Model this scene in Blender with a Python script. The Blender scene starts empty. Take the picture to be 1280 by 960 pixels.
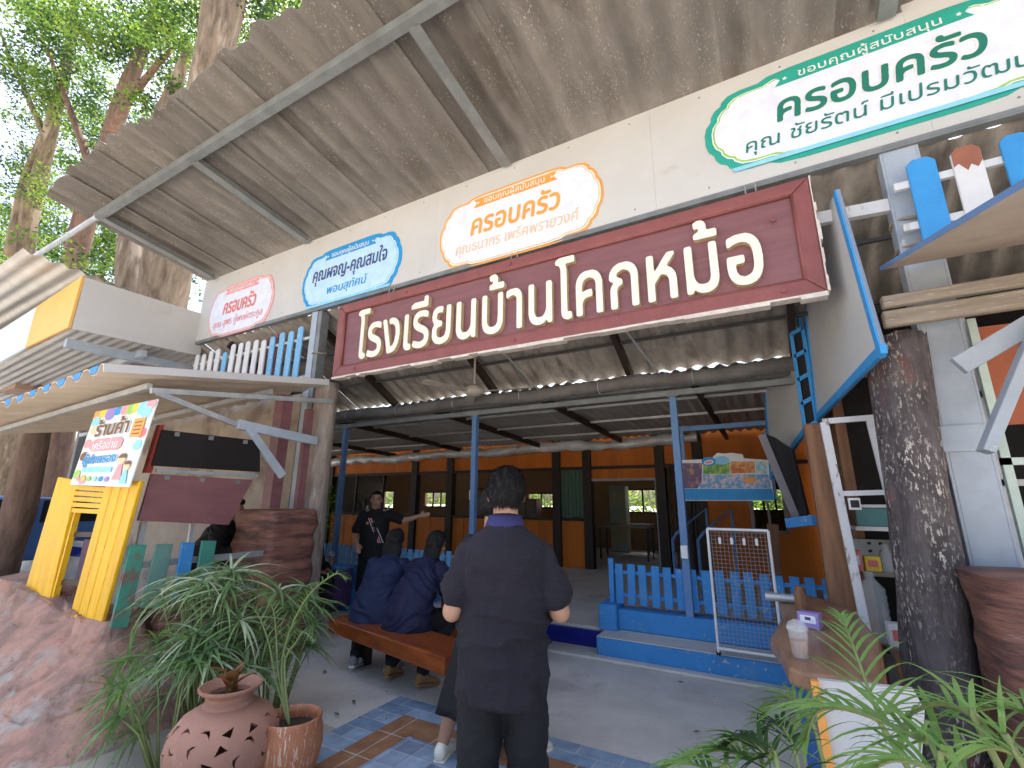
import bpy, bmesh, math, random
from mathutils import Vector, Matrix, noise
import numpy as np
SC = bpy.context.scene
COL = SC.collection
rad = math.radians
# ------------------------------------------------------------------ camera
F_PX, PITCH, YAW, ROLL, EYE = 580.0, rad(14.25), rad(29.2), rad(-0.4), 1.5
FWD = Vector((-math.sin(YAW)*math.cos(PITCH), math.cos(YAW)*math.cos(PITCH), math.sin(PITCH)))
_r = Vector((math.cos(YAW), math.sin(YAW), 0)); _u = _r.cross(FWD)
RGT = math.cos(ROLL)*_r - math.sin(ROLL)*_u
UPV = math.sin(ROLL)*_r + math.cos(ROLL)*_u
CAMP = Vector((0, 0, EYE))
cd = bpy.data.cameras.new('camera'); cam = bpy.data.objects.new('camera', cd); COL.objects.link(cam)
cd.sensor_width = 36; cd.lens = F_PX/1280*36; cd.clip_end = 500; cd.clip_start = 0.05
cam.matrix_world = Matrix.Translation(CAMP) @ Matrix((RGT, UPV, -FWD)).transposed().to_4x4()
SC.camera = cam
# ------------------------------------------------------------------ light
SUN_EL, SUN_AZ = rad(73), rad(-25)      # azimuth measured from +Y (behind the building) towards +X
sd = Vector((math.sin(SUN_AZ)*math.cos(SUN_EL), math.cos(SUN_AZ)*math.cos(SUN_EL), math.sin(SUN_EL)))
w = bpy.data.worlds.new('World'); SC.world = w; w.use_nodes = True
nt = w.node_tree; bg = nt.nodes['Background']
sky = nt.nodes.new('ShaderNodeTexSky'); sky.sky_type = 'NISHITA'; sky.sun_disc = False
sky.sun_elevation = SUN_EL; sky.sun_rotation = SUN_AZ; sky.air_density = 1.0; sky.dust_density = 5; sky.ozone_density = .4
nt.links.new(sky.outputs[0], bg.inputs[0]); bg.inputs[1].default_value = 0.15
sl = bpy.data.lights.new('sun', 'SUN'); sl.energy = 4.0; sl.angle = rad(0.6); sl.color = (1, .93, .83)
so = bpy.data.objects.new('sun', sl); COL.objects.link(so); so.location = (0, 20, 30)
so.rotation_euler = sd.to_track_quat('Z', 'Y').to_euler()
SC.view_settings.view_transform = 'Standard'; SC.view_settings.look = 'None'
SC.view_settings.exposure = 1.75; SC.view_settings.gamma = 1
SC.cycles.max_bounces = 10; SC.cycles.diffuse_bounces = 6; SC.cycles.use_denoising = True
SC.cycles.sample_clamp_indirect = 6
# ------------------------------------------------------------------ helpers
def ray(x, y): return FWD + RGT*((x-640)/F_PX) - UPV*((y-480)/F_PX)
def aY(x, y, Y): d = ray(x, y); return CAMP + d*(Y/d.y)
def aX(x, y, X): d = ray(x, y); return CAMP + d*(X/d.x)
def aZ(x, y, Z): d = ray(x, y); return CAMP + d*((Z-EYE)/d.z)
V = Vector
BASE = {}
def put(o, label=None, cat=None, group=None, kind=None):
    if label: o['label'] = label
    if cat: o['category'] = cat
    if group: o['group'] = group
    if kind: o['kind'] = kind
    return o
def thing(name, label, cat, loc=(0, 0, 0), group=None):
    o = bpy.data.objects.new(name, None); COL.objects.link(o); o.location = loc; BASE[o] = Vector(loc)
    o.empty_display_size = .1
    return put(o, label, cat, group)
def frame_axes(d, up=V((0, 0, 1))):
    d = d.normalized()
    if abs(d.dot(up)) > .98: up = V((1, 0, 0)) if abs(d.x) < .9 else V((0, 1, 0))
    s = d.cross(up).normalized(); u = s.cross(d).normalized()
    return d, s, u
class MB:
    def __init__(self): self.v = []; self.f = []; self.mi = []
    def add(self, vs, fs, m=0):
        b = len(self.v); self.v += [V(q) for q in vs]; self.f += [tuple(b+i for i in f) for f in fs]; self.mi += [m]*len(fs)
    def hexa(self, p, m=0):   # 8 points: bottom ring 0-3, top ring 4-7
        self.add(p, [(3, 2, 1, 0), (4, 5, 6, 7), (0, 1, 5, 4), (1, 2, 6, 5), (2, 3, 7, 6), (3, 0, 4, 7)], m)
    def box(self, x0, x1, y0, y1, z0, z1, m=0):
        self.hexa([(x0, y0, z0), (x1, y0, z0), (x1, y1, z0), (x0, y1, z0), (x0, y0, z1), (x1, y0, z1), (x1, y1, z1), (x0, y1, z1)], m)
    def bar(self, a, b, wd, ht, up=V((0, 0, 1)), m=0):
        a, b = V(a), V(b); d, s, u = frame_axes(b-a, up); s *= wd/2; u *= ht/2
        self.hexa([a-s-u, a+s-u, a+s+u, a-s+u, b-s-u, b+s-u, b+s+u, b-s+u], m)
    def tube(self, pts, r, n=8, m=0, caps=True):
        pts = [V(p) for p in pts]; k = len(pts)
        rr = r if isinstance(r, (list, tuple)) else [r]*k
        rings = []; s0 = None
        for i, p in enumerate(pts):
            d = (pts[min(i+1, k-1)]-pts[max(i-1, 0)])
            d, s, u = frame_axes(d)
            if s0 is not None:
                s = (s0-d*s0.dot(d)).normalized(); u = s.cross(d)
            s0 = s
            ra, rb = rr[i] if isinstance(rr[i], (list, tuple)) else (rr[i], rr[i])
            rings.append([p+s*(ra*math.cos(2*math.pi*j/n))+u*(rb*math.sin(2*math.pi*j/n)) for j in range(n)])
        self.loft(rings, m, caps)
    def loft(self, rings, m=0, caps=True):
        n = len(rings[0]); vs = [q for r in rings for q in r]; fs = []
        for i in range(len(rings)-1):
            for j in range(n):
                fs.append((i*n+j, i*n+(j+1) % n, (i+1)*n+(j+1) % n, (i+1)*n+j))
        if caps:
            fs.append(tuple(range(n-1, -1, -1))); fs.append(tuple((len(rings)-1)*n+j for j in range(n)))
        self.add(vs, fs, m)
    def prism(self, poly, off, m=0, mside=None):
        poly = [V(p) for p in poly]; off = V(off); n = len(poly)
        self.add(poly+[p+off for p in poly], [tuple(range(n)), tuple(range(2*n-1, n-1, -1))], m)
        b = len(self.v)-2*n
        for i in range(n):
            j = (i+1) % n; self.f.append((b+j, b+i, b+n+i, b+n+j)); self.mi.append(m if mside is None else mside)
    def lathe(self, prof, c, n=32, m=0):   # prof: (r, z)
        c = V(c); self.loft([[c+V((r*math.cos(2*math.pi*j/n), r*math.sin(2*math.pi*j/n), z)) for j in range(n)] for r, z in prof], m, False)
    def ball(self, c, rx, ry=None, rz=None, n=12, m=0, rot=None):
        ry = ry or rx; rz = rz or rx; c = V(c); rings = []
        for i in range(1, n):
            t = math.pi*i/n; ring = []
            for j in range(2*n):
                a = math.pi*j/n; q = V((rx*math.sin(t)*math.cos(a), ry*math.sin(t)*math.sin(a), -rz*math.cos(t)))
                ring.append(c+(rot @ q if rot else q))
            rings.append(ring)
        self.loft(rings, m, True)
    def build(self, name, mats, parent=None, smooth=False, bevel=0, base=None, segs=1, norm=True, auto=None):
        mats = mats if isinstance(mats, (list, tuple)) else [mats]
        b0 = V(base) if base is not None else (BASE[parent] if parent is not None else V((0, 0, 0)))
        me = bpy.data.meshes.new(name); me.from_pydata([q-b0 for q in self.v], [], self.f)
        for mt in mats: me.materials.append(mt)
        if len(mats) > 1: me.polygons.foreach_set('material_index', self.mi)
        if norm:
            bm = bmesh.new(); bm.from_mesh(me); bmesh.ops.recalc_face_normals(bm, faces=bm.faces); bm.to_mesh(me); bm.free()
        if smooth: me.polygons.foreach_set('use_smooth', [True]*len(me.polygons))
        o = bpy.data.objects.new(name, me); COL.objects.link(o); BASE[o] = b0
        if parent is not None: o.parent = parent
        else: o.location = b0
        if parent is not None and parent.type == 'EMPTY' and base is not None: o.location = b0-BASE[parent]
        if bevel:
            md = o.modifiers.new('bevel', 'BEVEL'); md.width = bevel; md.segments = segs; md.limit_method = 'ANGLE'; md.angle_limit = rad(40)
        if auto: me.set_sharp_from_angle(angle=rad(auto))
        return o
def copy_tree(o, parent=None, name=None):
    c = o.copy(); COL.objects.link(c)
    if parent is not None: c.parent = parent
    for ch in list(o.children): copy_tree(ch, c)
    return c
def remesh(mb, vox, smooth=6, fac=.5):
    me = bpy.data.meshes.new('t'); me.from_pydata(mb.v, [], mb.f)
    bm = bmesh.new(); bm.from_mesh(me); bmesh.ops.recalc_face_normals(bm, faces=bm.faces); bm.to_mesh(me); bm.free()
    o = bpy.data.objects.new('t', me); COL.objects.link(o)
    r = o.modifiers.new('r', 'REMESH'); r.mode = 'VOXEL'; r.voxel_size = vox; r.adaptivity = 0
    if smooth:
        s = o.modifiers.new('s', 'SMOOTH'); s.iterations = smooth; s.factor = fac
    dg = bpy.context.evaluated_depsgraph_get(); dg.update()
    ev = o.evaluated_get(dg); m2 = bpy.data.meshes.new_from_object(ev)
    out = MB(); out.v = [v.co.copy() for v in m2.vertices]; out.f = [tuple(p.vertices) for p in m2.polygons]; out.mi = [0]*len(out.f)
    out.no = [v.normal.copy() for v in m2.vertices]
    bpy.data.objects.remove(o); bpy.data.meshes.remove(me); bpy.data.meshes.remove(m2)
    return out
def wobble(mb, amp, sc, axis=None, stretch=V((1, 1, 1)), seed=0):
    for i, q in enumerate(mb.v):
        s = V((q.x*stretch.x, q.y*stretch.y, q.z*stretch.z))*sc+V((seed*7.3, seed*3.1, 0))
        if axis is None and hasattr(mb, 'no'): mb.v[i] = q+mb.no[i]*(noise.fractal(s, .8, 2.1, 3)*amp)
        else: mb.v[i] = q+noise.noise_vector(s)*amp
# ------------------------------------------------------------------ materials
def mat(name, c1, c2=None, scale=6, rough=.75, bump=.0, bscale=None, stretch=(1, 1, 1), metal=0, fleck=None, fs=60, fth=.68,
        stain=None, ss=1.2, sth=.55, detail=6, trans=0, rot=(0, 0, 0), spec=.4, lo=.35, hi=.65, vary=0):
    m = bpy.data.materials.new(name); m.use_nodes = True; n = m.node_tree; L = n.links.new
    b = n.nodes['Principled BSDF']; b.inputs['Roughness'].default_value = rough; b.inputs['Metallic'].default_value = metal
    b.inputs['Specular IOR Level'].default_value = spec
    tc = n.nodes.new('ShaderNodeTexCoord'); mp = n.nodes.new('ShaderNodeMapping'); L(tc.outputs['Object'], mp.inputs[0])
    mp.inputs['Scale'].default_value = stretch; mp.inputs['Rotation'].default_value = rot
    def nz(s, d=detail, src=mp):
        t = n.nodes.new('ShaderNodeTexNoise'); t.inputs['Scale'].default_value = s; t.inputs['Detail'].default_value = d
        t.inputs['Roughness'].default_value = .62; L(src.outputs[0], t.inputs['Vector']); return t
    def ramp(src, a, bb):
        r = n.nodes.new('ShaderNodeValToRGB'); r.color_ramp.elements[0].position = a; r.color_ramp.elements[1].position = bb
        L(src.outputs[0], r.inputs[0]); return r
    def mix(fac, a, bb):
        x = n.nodes.new('ShaderNodeMix'); x.data_type = 'RGBA'
        if isinstance(fac, float): x.inputs[0].default_value = fac
        else: L(fac.outputs[0], x.inputs[0])
        for s, q in ((6, a), (7, bb)):
            if isinstance(q, tuple): x.inputs[s].default_value = q+(1,)
            else: L(q.outputs[2] if q.bl_idname == 'ShaderNodeMix' else q.outputs[0], x.inputs[s])
        return x
    if c2 is None: c2 = tuple(x*.82 for x in c1)
    cur = mix(ramp(nz(scale), lo, hi), c1, c2)
    if stain: cur = mix(ramp(nz(ss, 4), sth, sth+.12), cur, stain)
    if fleck:
        mu = n.nodes.new('ShaderNodeMath'); mu.operation = 'MULTIPLY'
        L(ramp(nz(fs, 3), fth-.07, fth-.02).outputs[0], mu.inputs[0]); L(ramp(nz(fs/14, 3), .42, .62).outputs[0], mu.inputs[1]); cur = mix(mu, cur, fleck)
    if vary:
        oi = n.nodes.new('ShaderNodeObjectInfo'); mr = n.nodes.new('ShaderNodeMapRange'); L(oi.outputs['Random'], mr.inputs[0]); mr.inputs[3].default_value = 1-vary; mr.inputs[4].default_value = 1+vary
        vm = n.nodes.new('ShaderNodeVectorMath'); vm.operation = 'SCALE'; L(cur.outputs[2], vm.inputs[0]); L(mr.outputs[0], vm.inputs['Scale'])
        cur = mix(1.0, (0, 0, 0), vm)
    L(cur.outputs[2], b.inputs['Base Color'])
    if bump:
        bp = n.nodes.new('ShaderNodeBump'); bp.inputs['Strength'].default_value = bump; bp.inputs['Distance'].default_value = .02
        L(nz(bscale or scale*3).outputs[0], bp.inputs['Height']); L(bp.outputs[0], b.inputs['Normal'])
    if trans:
        tr = n.nodes.new('ShaderNodeBsdfTranslucent'); ms = n.nodes.new('ShaderNodeMixShader'); ms.inputs[0].default_value = trans
        L(cur.outputs[2], tr.inputs[0]); L(b.outputs[0], ms.inputs[1]); L(tr.outputs[0], ms.inputs[2])
        L(ms.outputs[0], n.nodes['Material Output'].inputs[0])
    return m
def flat(name, c, rough=.6, metal=0): return mat(name, c, tuple(x*.88 for x in c), 9, rough, .03, 40, metal=metal)
M = {}
M['fibre'] = mat('fibre_cement', (.225, .207, .187), (.165, .15, .133), 5, .9, .45, 120, stretch=(1.2, .45, 1.2), fleck=(.45, .42, .375), fs=75, fth=.67, stain=(.135, .118, .098), ss=1.6, sth=.55, vary=.16)
M['fibre_dark'] = mat('old_roof_sheet', (.40, .365, .325), (.25, .225, .2), 3, .85, .3, 60, stretch=(3, .5, 3), stain=(.15, .13, .11), vary=.15)
M['tin'] = mat('grey_metal_sheet', (.55, .54, .52), (.42, .41, .39), 2, .5, .05, stretch=(1, .4, 1), metal=.35)
M['zinc'] = mat('zinc_sheet', (.6, .6, .58), (.48, .48, .46), 2, .5, .05, stretch=(1, .4, 1), metal=.2)
M['white'] = mat('cream_white_panel', (.60, .595, .58), (.55, .545, .53), 1.3, .55, .04, 30, stain=(.51, .485, .445), ss=2.2, sth=.66)
M['steel'] = mat('painted_grey_steel', (.26, .28, .28), (.19, .2, .2), 5, .5, .1, 40, metal=.25, stain=(.25, .17, .11), ss=5, sth=.7)
M['steel_blue'] = mat('pale_blue_grey_steel', (.42, .48, .55), (.34, .39, .45), 4, .5, .08, 40, stain=(.36, .28, .2), ss=4, sth=.68, fleck=(.75, .77, .78), fs=9, fth=.72)
M['galv'] = mat('galvanised_tube', (.55, .57, .58), (.42, .44, .45), 8, .42, .04, metal=.5)
M['maroon'] = mat('maroon_painted_board', (.245, .108, .112), (.20, .085, .092), 4, .48, .12, 40, stretch=(.3, 1, 3), stain=(.28, .14, .14), ss=3, sth=.66)
M['maroon_frame'] = mat('maroon_frame', (.28, .088, .08), (.22, .07, .065), 6, .42, .1, 30, fleck=(.5, .42, .38), fs=45, fth=.74)
M['letter'] = mat('cream_letter', (.86, .83, .72), (.80, .76, .64), 8, .45, .03)
M['letter_edge'] = mat('gilt_letter_edge', (.62, .5, .3), (.5, .38, .2), 12, .5, .03)
M['chip'] = mat('chipped_white_edge', (.75, .7, .63), (.6, .52, .45), 14, .7, .2, 40)
M['blue'] = mat('sky_blue_paint', (.05, .33, .72), (.042, .28, .64), 5, .55, .12, 40, fleck=(.5, .55, .6), fs=22, fth=.72)
M['blue_pale'] = mat('weathered_pale_blue_paint', (.22, .5, .76), (.17, .42, .68), 5, .65, .15, 40, fleck=(.62, .66, .68), fs=24, fth=.66, stretch=(1, 1, .4))
M['white_wood'] = mat('weathered_white_paint', (.72, .73, .74), (.62, .63, .65), 5, .7, .2, 40, fleck=(.34, .28, .24), fs=20, fth=.68, stretch=(1, 1, .4))
M['steps_blue'] = mat('blue_painted_concrete', (.055, .28, .64), (.045, .23, .55), 4, .65, .15, 50, stain=(.10, .29, .52), ss=4, sth=.58, fleck=(.4, .45, .5), fs=24, fth=.68)
M['deep_blue'] = mat('dark_blue_tile', (.012, .02, .26), (.01, .016, .2), 4, .25, .04)
M['pole_blue'] = mat('blue_pole_paint', (.14, .27, .5), (.11, .22, .43), 6, .5, .06, 40)
M['orange'] = mat('orange_board', (.70, .195, .014), (.56, .15, .014), 2, .6, .15, 40, stretch=(2, 1, .3), stain=(.5, .15, .02), ss=1.5, sth=.58)
M['timber'] = mat('dark_timber', (.045, .028, .02), (.03, .018, .012), 6, .55, .2, 30, stretch=(1, 1, .2))
M['concrete'] = mat('floor_concrete', (.68, .65, .60), (.56, .535, .495), 2.2, .75, .18, 90, stain=(.43, .405, .375), ss=.9, sth=.56, fleck=(.2, .19, .18), fs=50, fth=.73)
M['yard'] = mat('yard_concrete', (.50, .46, .40), (.41, .38, .33), .6, .9, .25, 30, stain=(.3, .26, .2), ss=.2, sth=.55)
M['pillar'] = mat('brown_cement_pillar', (.30, .13, .09), (.10, .048, .042), 3.2, .6, .8, 9, lo=.42, hi=.62, stretch=(.8, .8, 4.2), stain=(.37, .17, .11), ss=2.4, sth=.55, fleck=(.45, .38, .33), fs=26, fth=.75)
M['rock'] = mat('pink_brown_cement_rock', (.47, .27, .205), (.28, .18, .145), 4, .85, 1.0, 24, lo=.42, hi=.6, stain=(.40, .375, .34), ss=2.6, sth=.54, fleck=(.2, .13, .1), fs=24, fth=.7)
M['rock_dark'] = mat('wood_grain_cement_rock', (.33, .15, .105), (.13, .065, .055), 3.2, .55, 1.0, 6, stretch=(1, 1, 9), rot=(0, rad(-22), 0), lo=.4, hi=.6, fleck=(.5, .42, .36), fs=9, fth=.72)
M['log'] = mat('peeling_grey_log', (.42, .35, .30), (.24, .185, .15), 5, .75, .8, 8, stretch=(3, 3, .5), stain=(.2, .08, .06), ss=1.6, sth=.58, fleck=(.62, .57, .48), fs=9, fth=.66)
M['log_dark'] = mat('peeling_dark_log', (.13, .11, .112), (.055, .044, .046), 5, .6, .9, 9, stretch=(2.2, 2.2, .8), stain=(.2, .06, .045), ss=1.9, sth=.58, fleck=(.56, .52, .46), fs=34, fth=.625)
M['bench'] = mat('varnished_red_wood', (.30, .075, .018), (.17, .04, .012), 4, .28, .08, 20, stretch=(.7, 4, 4))
M['oldwood'] = mat('brown_timber_post', (.30, .15, .075), (.18, .085, .045), 4, .6, .3, 12, stretch=(5, 5, .5))
M['greywood'] = mat('weathered_grey_wood', (.36, .31, .25), (.24, .2, .16), 4, .8, .4, 14, stretch=(.5, 4, 6), fleck=(.55, .52, .45), fs=20, fth=.7)
M['slab'] = mat('live_edge_counter', (.40, .23, .13), (.22, .12, .07), 3, .35, .2, 12, stretch=(3, .7, 2))
M['yellow'] = mat('yellow_paint', (.86, .50, .012), (.74, .40, .01), 3, .45, .35, 20, stretch=(5, 5, .4), fleck=(.35, .22, .06), fs=18, fth=.66, vary=.06)
M['green_paint'] = mat('peeling_green_paint', (.07, .30, .22), (.06, .25, .19), 5, .65, .25, 30, stain=(.2, .11, .085), ss=4.5, sth=.53)
M['green_grey'] = mat('worn_grey_green_paint', (.15, .29, .25), (.12, .24, .21), 6, .65, .25, 30, fleck=(.05, .09, .08), fs=22, fth=.68)
M['black_board'] = mat('black_board', (.014, .011, .011), (.01, .008, .008), 5, .5, .06, fleck=(.3, .28, .26), fs=20, fth=.79)
M['terra'] = mat('terracotta', (.37, .19, .13), (.30, .155, .11), 4, .65, .12, 40, stain=(.46, .3, .24), ss=5, sth=.6)
M['terra_or'] = mat('orange_glazed_terracotta', (.46, .17, .075), (.36, .14, .07), 3, .42, .1, 40, stretch=(6, 6, .6), fleck=(.6, .45, .33), fs=12, fth=.64)
M['soil'] = mat('soil', (.05, .035, .025), None, 20, .95, .6)
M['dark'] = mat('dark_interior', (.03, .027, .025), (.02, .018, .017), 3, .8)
M['darkgrey'] = mat('dark_grey', (.08, .08, .08), None, 4, .6)
M['board_grey'] = mat('grey_ceiling_board', (.2, .19, .18), None, 2, .8)
M['foil'] = mat('silver_foil', (.8, .8, .8), (.68, .68, .68), 3, .4, .6, 14, metal=.25)
M['tarp'] = mat('rolled_grey_tarpaulin', (.20, .19, .18), (.13, .12, .115), 5, .7, .4, 18)
M['fan'] = mat('cream_fan', (.5, .46, .4), None, 4, .5)
M['bark'] = mat('rain_tree_bark', (.27, .205, .14), (.12, .088, .062), 3.6, .9, .8, 7, stretch=(3, 3, .5), stain=(.40, .32, .25), ss=1.1, sth=.55)
M['bark_red'] = mat('reddish_bark', (.22, .135, .095), (.11, .07, .052), 2.6, .9, .8, 7, stretch=(3, 3, .5))
M['leaf'] = mat('leaf_mid_green', (.11, .22, .035), (.07, .15, .025), .8, .55, 0, trans=.5)
M['leaf_light'] = mat('leaf_yellow_green', (.24, .34, .05), (.15, .25, .04), .8, .55, 0, trans=.5)
M['leaf_dark'] = mat('leaf_deep_green', (.035, .085, .025), (.022, .06, .018), .8, .5, 0, trans=.35)
M['blade'] = mat('rhapis_leaf', (.21, .34, .14), (.13, .23, .08), 9, .4, 0, trans=.3, fleck=(.30, .32, .16), fs=9, fth=.72)
M['blade_light'] = mat('pale_rhapis_leaf', (.55, .62, .42), (.38, .48, .28), 9, .4, 0, trans=.3)
M['palm'] = mat('areca_leaf', (.21, .36, .10), (.14, .27, .07), 7, .38, 0, trans=.35)
M['stem'] = mat('palm_stem', (.22, .26, .09), (.15, .19, .07), 8, .5)
M['redleaf'] = mat('red_croton_leaf', (.30, .085, .04), (.13, .12, .04), 5, .45, 0, trans=.3)
M['skin'] = mat('skin', (.40, .225, .15), (.36, .195, .125), 8, .5, .05, 120)
M['hair'] = mat('black_hair', (.006, .005, .005), (.010, .008, .008), 30, .5, .6, 60, stretch=(3, 3, .7), spec=.25)
M['shirt_dark'] = mat('charcoal_navy_cloth', (.013, .0115, .020), (.009, .008, .015), 4, .85, .8, 24, stretch=(1, 1, 1.6))
M['collar'] = mat('violet_blue_collar', (.026, .027, .11), None, 6, .8)
M['trouser'] = mat('black_trouser_cloth', (.007, .007, .010), (.005, .005, .007), 5, .85, .6, 18)
M['navy'] = mat('navy_jacket', (.008, .016, .06), (.006, .012, .045), 5, .7, .35, 7)
M['navy2'] = mat('deep_indigo_jacket', (.008, .009, .045), (.006, .007, .033), 5, .72, .35, 7)
M['black_cloth'] = mat('black_cloth', (.011, .010, .011), None, 5, .8, .2, 10)
M['shoe_grey'] = mat('grey_suede', (.30, .30, .32), None, 9, .8, .1)
M['sole_white'] = flat('white_sole', (.75, .74, .7))
M['sole_dark'] = flat('navy_sole', (.03, .04, .07))
M['croc'] = flat('cream_foam', (.76, .70, .58))
M['tan'] = flat('tan_boot', (.33, .19, .08))
for nm, c in dict(p_red=(.8, .2, .2), p_pink=(.85, .36, .38), p_pale=(.80, .84, .97), p_blue=(.02, .32, .72), p_cyan=(.30, .68, .92), p_sky=(.52, .76, .96), p_navy=(.02, .10, .30), p_orange=(.90, .38, .08),
                  p_peach=(.96, .62, .38), p_green=(.02, .20, .15), p_teal=(.03, .38, .30), p_white=(.86, .86, .86), p_brown=(.20, .08, .03), p_yellow=(.9, .65, .08),
                  p_violet=(.34, .25, .6), p_purple=(.1, .05, .14), p_lime=(.35, .62, .12), p_black=(.015, .015, .018), p_tealbox=(.12, .3, .3), p_grey=(.4, .4, .4)).items():
    M[nm] = flat(nm, c, .5)
def glass(name, col=(.9, .95, .95), rough=.05, alpha=.25):
    m = bpy.data.materials.new(name); m.use_nodes = True; n = m.node_tree
    b = n.nodes['Principled BSDF']; b.inputs['Base Color'].default_value = col+(1,); b.inputs['Roughness'].default_value = rough; b.inputs['Alpha'].default_value = alpha
    return m
M['plastic_clear'] = glass('clear_plastic')
# tiles
def tile_mat(name, cols, size, grout=(.5, .5, .5), rough=.4):
    m = bpy.data.materials.new(name); m.use_nodes = True; n = m.node_tree; L = n.links.new; b = n.nodes['Principled BSDF']
    tc = n.nodes.new('ShaderNodeTexCoord'); br = n.nodes.new('ShaderNodeTexBrick'); L(tc.outputs['Object'], br.inputs['Vector'])
    br.offset = 0 if cols[2] else .5; br.inputs['Scale'].default_value = 1; br.inputs['Brick Width'].default_value = size[0]; br.inputs['Row Height'].default_value = size[1]
    br.inputs['Mortar Size'].default_value = .004; br.inputs['Mortar'].default_value = grout+(1,)
    br.inputs['Color1'].default_value = cols[0]+(1,); br.inputs['Color2'].default_value = cols[1]+(1,); br.inputs['Bias'].default_value = 0
    nz = n.nodes.new('ShaderNodeTexNoise'); nz.inputs['Scale'].default_value = 9; nz.inputs['Detail'].default_value = 6; L(tc.outputs['Object'], nz.inputs['Vector'])
    mx = n.nodes.new('ShaderNodeMix'); mx.data_type = 'RGBA'; mx.blend_type = 'OVERLAY'; mx.inputs[0].default_value = .55
    L(br.outputs[0], mx.inputs[6]); L(nz.outputs[0], mx.inputs[7]); L(mx.outputs[2], b.inputs['Base Color']); b.inputs['Roughness'].default_value = rough
    return m
M['tile_blue'] = tile_mat('blue_grey_tile', ((.20, .31, .45), (.31, .43, .56), 0), (.28, .14))
M['tile_check'] = tile_mat('checker_tile', ((.36, .48, .62), (.15, .20, .28), 1), (.15, .15), (.4, .44, .5))
M['tile_brown'] = tile_mat('brown_tile', ((.36, .19, .10), (.31, .16, .085), 1), (.3, .3))
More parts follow.
